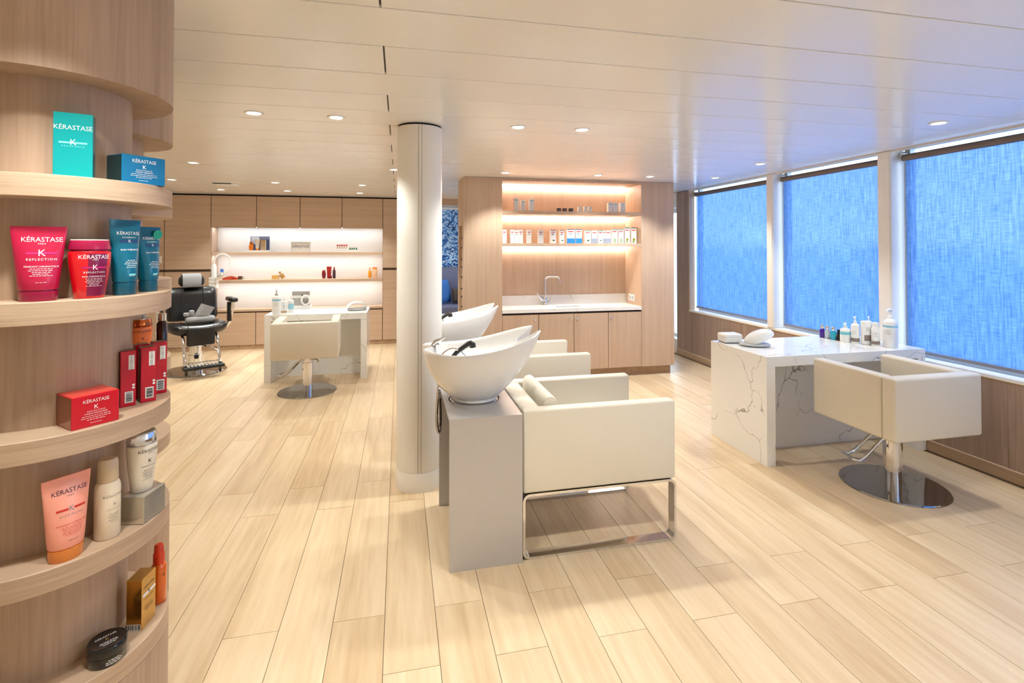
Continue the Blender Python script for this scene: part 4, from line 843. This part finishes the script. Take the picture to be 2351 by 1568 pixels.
for i in range(4):
    v = thing('vial', f'green short vial, {ordn[i]} from the left on the tray', 'vial', (-0.745+0.032*i, YN2-0.005, 1.4574), 0, 'green vials'); obj('glass', MB().lathe([(0.012,0),(0.012,0.018)], n=12), pm('vial_green',(20,110,76),0.2), v); obj('cap', MB().lathe([(0.009,0.0182),(0.009,0.032)], n=12), pm('vial_green_cap',(14,84,58),0.3), v)
GD = pm('gold_carton', (206,160,84), 0.22, 0.55)
t = thing('product_carton', 'small gold carton lying on the lower niche shelf', 'box', (-1.81, YN2, 1.0182)); obj('carton', RB(-0.048,0.048,-0.03,0.03,0,0.06,r=0.001,seg=1), pm('matte_gold',(214,170,100),0.4,0.2), t, False); obj('top_face', B(-0.046,0.046,-0.028,0.028,0.0599,0.0606), pm('pale_gold',(236,204,140),0.4), t, False)
t = thing('perfume_bottle', 'tilted gold bottle leaning on the small gold carton', 'bottle', (-1.69, YN2, 1.0185)); t.rotation_euler = (0,-0.55,0); obj('body', RB(-0.03,0.03,-0.02,0.02,0.018,0.085,r=0.004), pm('matte_gold2',(190,148,92),0.35,0.3), t); obj('cap', RB(-0.016,0.016,-0.016,0.016,0.092,0.13,r=0.003), pm('matte_gold2',(190,148,92)), t); obj('neck', MB().lathe([(0.009,0.085),(0.009,0.092)], n=12), CHROME, t)
MRN = pm('maroon_plastic', (120,24,26), 0.22)
bt = lambda lb, x, h, w, m, capm, kind: None
t = thing('shampoo_bottle', 'maroon round-shouldered bottle, left of the maroon trio', 'bottle', (-1.126, YN2, 1.0182)); obj('body', oval(MB(), [(0,0.02,0.018),(0.04,0.028,0.022),(0.085,0.03,0.024),(0.098,0.024,0.02)], 24), MRN, t, ang=50); obj('cap', MB().lathe([(0.024,0.0985),(0.026,0.104),(0.022,0.126)], n=20), pm('maroon_cap',(150,50,40),0.2,0.3), t)
t = thing('cosmetic_tube', 'tall maroon tube, middle of the maroon trio', 'tube', (-1.05, YN2, 1.0182)); obj('body', oval(MB(), [(0.03,0.028,0.022),(0.12,0.033,0.012),(0.182,0.036,0.003)], 24), pm('maroon_bright',(156,34,32),0.25), t, ang=50); obj('cap', oval(MB(), [(0,0.027,0.021),(0.03,0.028,0.022)], 24), MRN, t); obj('small_pot', MB().lathe([(0.018,0),(0.018,0.04),(0.015,0.045)], (0.028,-0.03,0), 16), MRN, t)
t = thing('spray_bottle', 'slim dark spray bottle, right of the maroon trio', 'bottle', (-0.976, YN2, 1.0182)); obj('body', MB().lathe([(0.021,0),(0.022,0.004),(0.022,0.12),(0.012,0.135)], n=20), pm('dark_plum',(60,34,40),0.2), t, ang=50); obj('spray_head', MB().lathe([(0.011,0.135),(0.011,0.155),(0.007,0.175)], n=14), pm('maroon_cap',(150,50,40)), t)
t = thing('oil_bottle', 'small amber bottle at the right end of the lower niche shelf', 'bottle', (-0.45, YN2, 1.0182)); obj('body', oval(MB(), [(0,0.02,0.018),(0.05,0.027,0.02),(0.10,0.026,0.02),(0.112,0.012,0.012)], 24), pm('amber_light',(238,160,50),0.15), t, ang=50); obj('cap', MB().lathe([(0.012,0.1122),(0.011,0.155),(0.008,0.16)], n=14), pm('peach_cap',(236,160,110),0.3), t)
t = thing('shampoo_bottle', 'peach bottle with clear cap at the right end of the lower niche shelf', 'bottle', (-0.375, YN2, 1.0182)); obj('body', oval(MB(), [(0,0.03,0.022),(0.06,0.04,0.028),(0.125,0.042,0.028),(0.135,0.034,0.024)], 28), pm('peach_bottle',(248,206,168),0.25), t, ang=50); obj('cap', oval(MB(), [(0.1352,0.036,0.025),(0.166,0.033,0.022)], 24), pm('orange_soft_cap',(242,150,80),0.25), t)
# clamped magnifier lamp on the lower niche shelf
t = thing('magnifier_lamp', 'white gooseneck lamp clamped to the lower niche shelf', 'lamp', (-2.60, 8.06, 1.018))
obj('clamp', RB(-0.05,0.05,-0.05,0.045,0.004,0.05,r=0.006), WPL, t); obj('clamp', RB(-0.05,0.05,-0.05,0.055,-0.11,-0.05,r=0.006).rbox(-0.05,0.05,-0.05,0.0545,-0.05,0.004,r=0.004), WPL, t)
obj('clamp_screw', MB().lathe([(0.012,-0.16),(0.02,-0.155),(0.02,-0.145),(0.006,-0.14),(0.006,-0.10)], n=16), BLKPL, t)
obj('column', MB().lathe([(0.036,0.05),(0.036,0.20),(0.022,0.235)], n=20), WPL, t, ang=50)
pts = [(0.0+0.115-0.115*math.cos(u), -0.0, 0.235+0.145*math.sin(u)) for u in [k*PI/14 for k in range(0,13)]]+[(0.215,-0.01,0.21),(0.185,-0.02,0.15),(0.14,-0.03,0.10)]
obj('gooseneck', MB().tube(pts, [0.013]*(len(pts)-3)+[0.016,0.022,0.026], 12), WPL, t)
obj('lamp_head', RB(-0.06,0.06,-0.05,0.05,-0.022,0.022,r=0.016,seg=3), WPL, t, loc=(0.09,-0.04,0.06), rot=(0,-0.75,0)); obj('control_pad', RB(-0.03,0.03,-0.02,0.02,0,0.006,r=0.002), GREYPL, t, loc=(0.10,-0.085,0.09), rot=(0.9,-0.5,0)); obj('blue_tag', B(-0.02,0.02,-0.003,0.003,-0.022,0.022), pm('tag_blue',(70,130,235),0.4), t, False, loc=(0.125,-0.06,0.145))
t = thing('product_pouch', 'crumpled red and orange packet behind the gooseneck lamp', 'packet', (-2.43, YN2+0.02, 1.0182)); obj('packet', MB().loft([[(-0.10+0.2*k/6, yy*0.05, (0.012+0.045*math.sin(PI*(k+0.6)/7.2))*zz) for yy, zz in ((-1,0),(-0.9,0.8),(0,1.0),(0.9,0.8),(1,0))] for k in range(7)]), pm('packet_red',(176,50,26),0.25), t, ang=30); obj('stripe', B(-0.04,0.03,-0.048,-0.046,0.015,0.028), pm('packet_orange',(232,110,40),0.3), t, False)
t = thing('product_pouch', 'small brown and clear packet at the end of the red one', 'packet', (-2.30, YN2+0.02, 1.0182)); obj('packet', RB(-0.028,0.028,-0.03,0.03,0,0.05,r=0.006), pm('packet_brown',(90,56,44),0.25), t); obj('flap', RB(0.03,0.055,-0.02,0.02,0,0.04,r=0.004), GREYPL, t)
# ------------------------------------------------------------------ on the far marble desk
DT = 0.7462
BG = pm('beige_label', (216,190,164), 0.4); LB = pm('light_blue_label', (150,205,225), 0.4)
pump_bottle('tall white pump bottle at the left corner of the far desk', (-1.345,6.155,DT), D2(10), 0.045, 0.281, WPL, GREYPL, LB, (0.53,0.60), print_=INKG)
pump_bottle('short white pump bottle with beige label on the far desk', (-1.283,6.24,DT), D2(20), 0.034, 0.195, WPL, WPL, pm('tan_label',(190,150,112),0.4), (0.04,0.14), print_=INKG)
pump_bottle('slim white pump bottle behind the beige one on the far desk', (-1.215,6.27,DT), D2(0), 0.030, 0.205, WPL, WPL, LB, (0.2,0.5))
t = thing('nail_stand', 'grey and white nail display board on the far desk', 'display board', (-1.165,6.60,DT)); obj('board', B(-0.10,0.10,-0.006,0.006,0.005,0.215), pm('grey_board',(176,170,164),0.5), t, False); obj('white_stripe', B(-0.10,0.10,-0.0085,-0.0062,0.135,0.165), WPL, t, False); obj('foot', B(-0.11,0.115,-0.03,0.04,0,0.045), WPL, t, False)
obj('sample_ring', MB().tube([(0.055+0.045*math.cos(u), -0.02, 0.11+0.055*math.sin(u)) for u in [2*PI*k/20 for k in range(20)]], 0.012, 8, closed=True), WPL, t)
for s in (-1, 1): obj('knob', MB().lathe([(0.008,0),(0.008,0.012)], n=10), BLKPL, t, rot=(PI/2,0,0), loc=(0.04+0.025*s,-0.014,0.168))
def nail_lamp(label, loc, rz, hinge=True):
    t = thing('nail_lamp', label, 'nail lamp', loc, rz)
    n = 32
    obj('base_plate', MB().lathe([(0.105,0.004),(0.112,0.008),(0.112,0.016),(0.10,0.022)], n=40, sy=0.85), GREYPL, t, ang=50)
    obj('foot_ring', MB().lathe([(0.08,0.0),(0.08,0.0045)], n=24, sy=0.85), BLKPL, t)
    rings = []
    for i in range(15):
        u = PI*i/14; rings.append([(r_*math.cos(u)*1.0, yy, 0.026+zz+r_*math.sin(u)*0.62) for r_, yy, zz in ((0.112,-0.06,0.0),(0.112,0.085,0.0),(0.10,0.10,0.0),(0.092,0.085,0.002),(0.092,-0.06,0.002))])
    obj('hood', MB().loft(rings), WPL, t, ang=50)
    return t
nail_lamp('white domed nail lamp at the right end of the far desk', (-0.495,6.37,DT), D2(12))
# ------------------------------------------------------------------ on the window-side desk
b = thing('nail_file_machine', 'white box-shaped device at the left end of the near desk', 'device', (2.56,3.575,DT), D2(-6)); obj('body', RB(-0.075,0.075,-0.06,0.06,0.004,0.072,r=0.014,seg=3), WPL, b); obj('lid_line', B(-0.0755,0.0755,-0.0606,0.0606,0.048,0.0495), GREYPL, b, False); obj('foot', B(-0.065,0.065,-0.05,0.05,0,0.0042), BLKPL, b, False)
t = thing('nail_lamp', 'white nail lamp with raised oval hood on the near desk', 'nail lamp', (2.65,3.40,DT), D2(-20))
obj('base_plate', MB().lathe([(0.10,0.004),(0.112,0.008),(0.112,0.017),(0.104,0.022)], n=44, sy=0.72), GREYPL, t, ang=50); obj('foot_ring', MB().lathe([(0.08,0),(0.08,0.0045)], n=24, sy=0.72), BLKPL, t)
hd = obj('hood', MB().lathe([(0.112,-0.012),(0.114,0.0),(0.105,0.022),(0.075,0.04),(0.03,0.048),(0.0,0.049)], n=44, sy=0.68), WPL, t, ang=50, loc=(0.03,0.005,0.062), rot=(0.12,-0.42,0.0))
obj('hinge', MB().tube([(-0.04,-0.03,0.022),(-0.03,-0.01,0.05),(-0.01,0.02,0.07)], 0.012, 8), CHROME, t); obj('hinge', MB().tube([(-0.06,0.01,0.022),(-0.04,0.02,0.055),(-0.02,0.035,0.07)], 0.009, 8), CHROME, t)
def polish(label, loc, m, h=0.105):
    t = thing('nail_polish', label, 'bottle', loc, D2(-40), 'small bottles on the near desk'); obj('body', RB(-0.022,0.022,-0.022,0.022,0,h*0.64,r=0.004), m, t); obj('cap', MB().lathe([(0.010,h*0.64),(0.014,h*0.70),(0.015,h*0.9),(0.010,h*1.0),(0.0,h*1.02)], n=16), CHROME, t); return t
polish('small purple bottle with silver cap on the near desk', (3.455,3.60,DT), pm('purple_liquid',(76,36,150),0.12))
polish('small clear bottle with silver cap on the near desk', (3.452,3.545,DT), pm('clear_plastic',(196,202,214),0.1))
polish('small turquoise bottle with silver cap on the near desk', (3.455,3.49,DT), pm('turquoise_liquid',(40,170,200),0.12))
t = thing('cosmetic_bottle', 'small black tapered bottle on the near desk', 'bottle', (3.46,3.445,DT), 0); obj('body', MB().lathe([(0.020,0),(0.020,0.04),(0.012,0.05)], n=20), BLKJ, t, ang=50); obj('cap', MB().lathe([(0.011,0.05),(0.010,0.088)], n=16), BLKPL, t); small_print(t, lambda x, y: Vector((x, -math.sqrt(0.0205**2-x*x), 0.025+y)), INKW, (0.8,0.6), 0.02, 0.008, 0.003)
pump_bottle('short white pump bottle with aqua band on the near desk', (3.465,3.388,DT), D2(-55), 0.036, 0.149, WPL, WPL, pm('aqua_label',(120,205,215),0.4), (0.40,0.55))
pump_bottle('white pump bottle with brown label and orange dot, left of the tall one', (3.50,3.33,DT), D2(-60), 0.030, 0.209, WPL, WPL, pm('brown_label',(140,124,116),0.4), (0.06,0.2), print_=INKG)
t = thing('cosmetic_bottle', 'white square-shouldered bottle with brown label in the row', 'bottle', (3.532,3.262,DT), D2(-15)); obj('body', RB(-0.034,0.034,-0.022,0.022,0,0.182,r=0.008,seg=3), WPL, t); obj('label_band', B(-0.030,0.030,-0.0226,-0.0221,0.03,0.075), pm('brown_label',(140,124,116)), t, False); small_print(t, lambda x, y: Vector((x,-0.0226,0.13+y)), INKG, (0.8,0.6,0.7), 0.045, 0.01, 0.003)
pump_bottle('white pump bottle peeking out behind the brown-labelled bottles', (3.645,3.345,DT), D2(-50), 0.028, 0.205, WPL, WPL, None)
t = thing('cosmetic_bottle', 'white capped bottle with orange dot just left of the tall one', 'bottle', (3.552,3.203,DT), D2(-45)); obj('body', MB().lathe([(0.027,0),(0.028,0.005),(0.028,0.13),(0.022,0.142)], n=24), WPL, t, ang=50); obj('cap', MB().lathe([(0.021,0.142),(0.021,0.174),(0.018,0.177)], n=20), WPL, t); obj('label_band', MB().lathe([(0.0283,0.012),(0.0283,0.038)], n=24, caps=False), pm('brown_label',(140,124,116)), t); small_print(t, lambda x, y: Vector((x,-math.sqrt(0.0286**2-x*x),0.10+y)), INKG, (0.8,0.6,0.7), 0.03, 0.012, 0.003)
pump_bottle('tallest white pump bottle with pale blue band on the near desk', (3.605,3.128,DT), D2(-70), 0.046, 0.292, WPL, WPL, LB, (0.52,0.57), print_=INKG)
# ------------------------------------------------------------------ ceiling downlights, each with its own lamp
DL = [(-0.815,3.153,'large ceiling downlight left of the column, nearer the display shelves'), (-0.367,3.154,'large ceiling downlight closest to the left side of the column'),
      (0.74,3.16,'ceiling downlight right of the column, left of the middle pair'), (1.164,3.14,'ceiling downlight right of the column, right of the middle pair'),
      (3.255,2.493,'ceiling downlight nearest the right window'), (3.25,4.08,'ceiling downlight by the middle window'), (3.417,5.012,'ceiling downlight by the farthest window'),
      (1.064,5.127,'downlight before the oak unit, leftmost of its three'), (2.07,5.10,'downlight before the oak unit, middle of its three'), (2.66,5.073,'downlight before the oak unit, rightmost of its three'),
      (-1.831,5.131,'ceiling downlight just right of the display columns, largest of the far ones'), (-2.533,6.478,'ceiling downlight at the left end of the far row, next to the display shelf'), (-2.331,7.466,'ceiling downlight nearest the back wall, leftmost of three'),
      (-1.446,6.518,'ceiling downlight in the far row above the marble desk'), (-1.496,7.443,'ceiling downlight nearest the back wall, middle of three'), (-0.451,6.56,'ceiling downlight in the far row, right end'),
      (-0.552,7.522,'ceiling downlight nearest the back wall, rightmost of three'), (-0.053,5.163,'ceiling downlight partly hidden by the white column')]
EXTRA = [(-1.8,-0.7),(2.1,-0.7),(-3.4,-0.7),(-3.4,1.2),(-3.4,3.15),(-3.6,6.5),(-0.70,1.10),(-0.367,1.20),(0.74,1.20),(1.164,1.20),(3.255,0.9),(-0.367,-0.7),(0.95,-0.7),(3.255,-0.6),(-2.6,3.15),(-2.6,1.2),(1.5,7.6),(1.9,8.9),(0.9,8.9),(-3.4,5.1)]  # unseen lamps, mostly added for bounce light; the full-power pair follows visible shadows
rim_me = MB().lathe([(0.052,0.004),(0.052,-0.003),(0.048,-0.006),(0.036,-0.003),(0.034,0.006)], n=36, caps=False).mesh('rim')
dif_me = MB().lathe([(0.0355,0.0),(0.0355,0.002)], n=32).mesh('diffuser')
WARM = (0.955, 0.985, 0.94)
sd = bpy.data.lights.new('downlight_lamp', 'SPOT'); sd.energy = SPOT_W; sd.spot_size = math.radians(104); sd.spot_blend = 0.55; sd.shadow_soft_size = 0.035; sd.color = WARM
sd2 = sd.copy(); sd2.energy = SPOT_W*0.6
def downlight(x, y, label, data=sd, group='recessed ceiling downlights'):
    t = thing('ceiling_downlight', label, 'downlight', (x, y, CH), 0, group)
    link('rim', rim_me, WHITE, t, (0,0,-0.0005)); link('diffuser', dif_me, LAMP, t, (0,0,-0.0035))
    l = bpy.data.objects.new('lamp', data); COL.objects.link(l); l.parent = t; l.location = (0,0,-0.02)
for x, y_, lb in DL: downlight(x, y_, lb)
for i, (x, y_) in enumerate(EXTRA): downlight(x, y_, 'unseen recessed downlight, of a set mostly added for bounce light', sd if (x, y_) in ((-0.70,1.10),(1.164,1.20)) else sd2, 'unseen downlights, mostly added for bounce light')
v = thing('ceiling_vent', 'small white rectangular fitting on the ceiling near the back cabinets', 'vent', (-2.06, 6.80, CH))
obj('plate', RB(-0.13, 0.13, -0.10, 0.10, -0.014, -0.0005, r=0.004), WPL, v); obj('slot', B(-0.12,0.08,-0.104,-0.098,-0.012,-0.004), BLACKGAP, v, False)
s = thing('ceiling_speaker', 'flat round white ceiling speaker behind the column', 'speaker', (0.44, 4.61, CH))
obj('grille', MB().lathe([(0.09,0),(0.088,-0.006),(0.0,-0.008)], n=36), WPL, s)
bpy.context.view_layer.update()
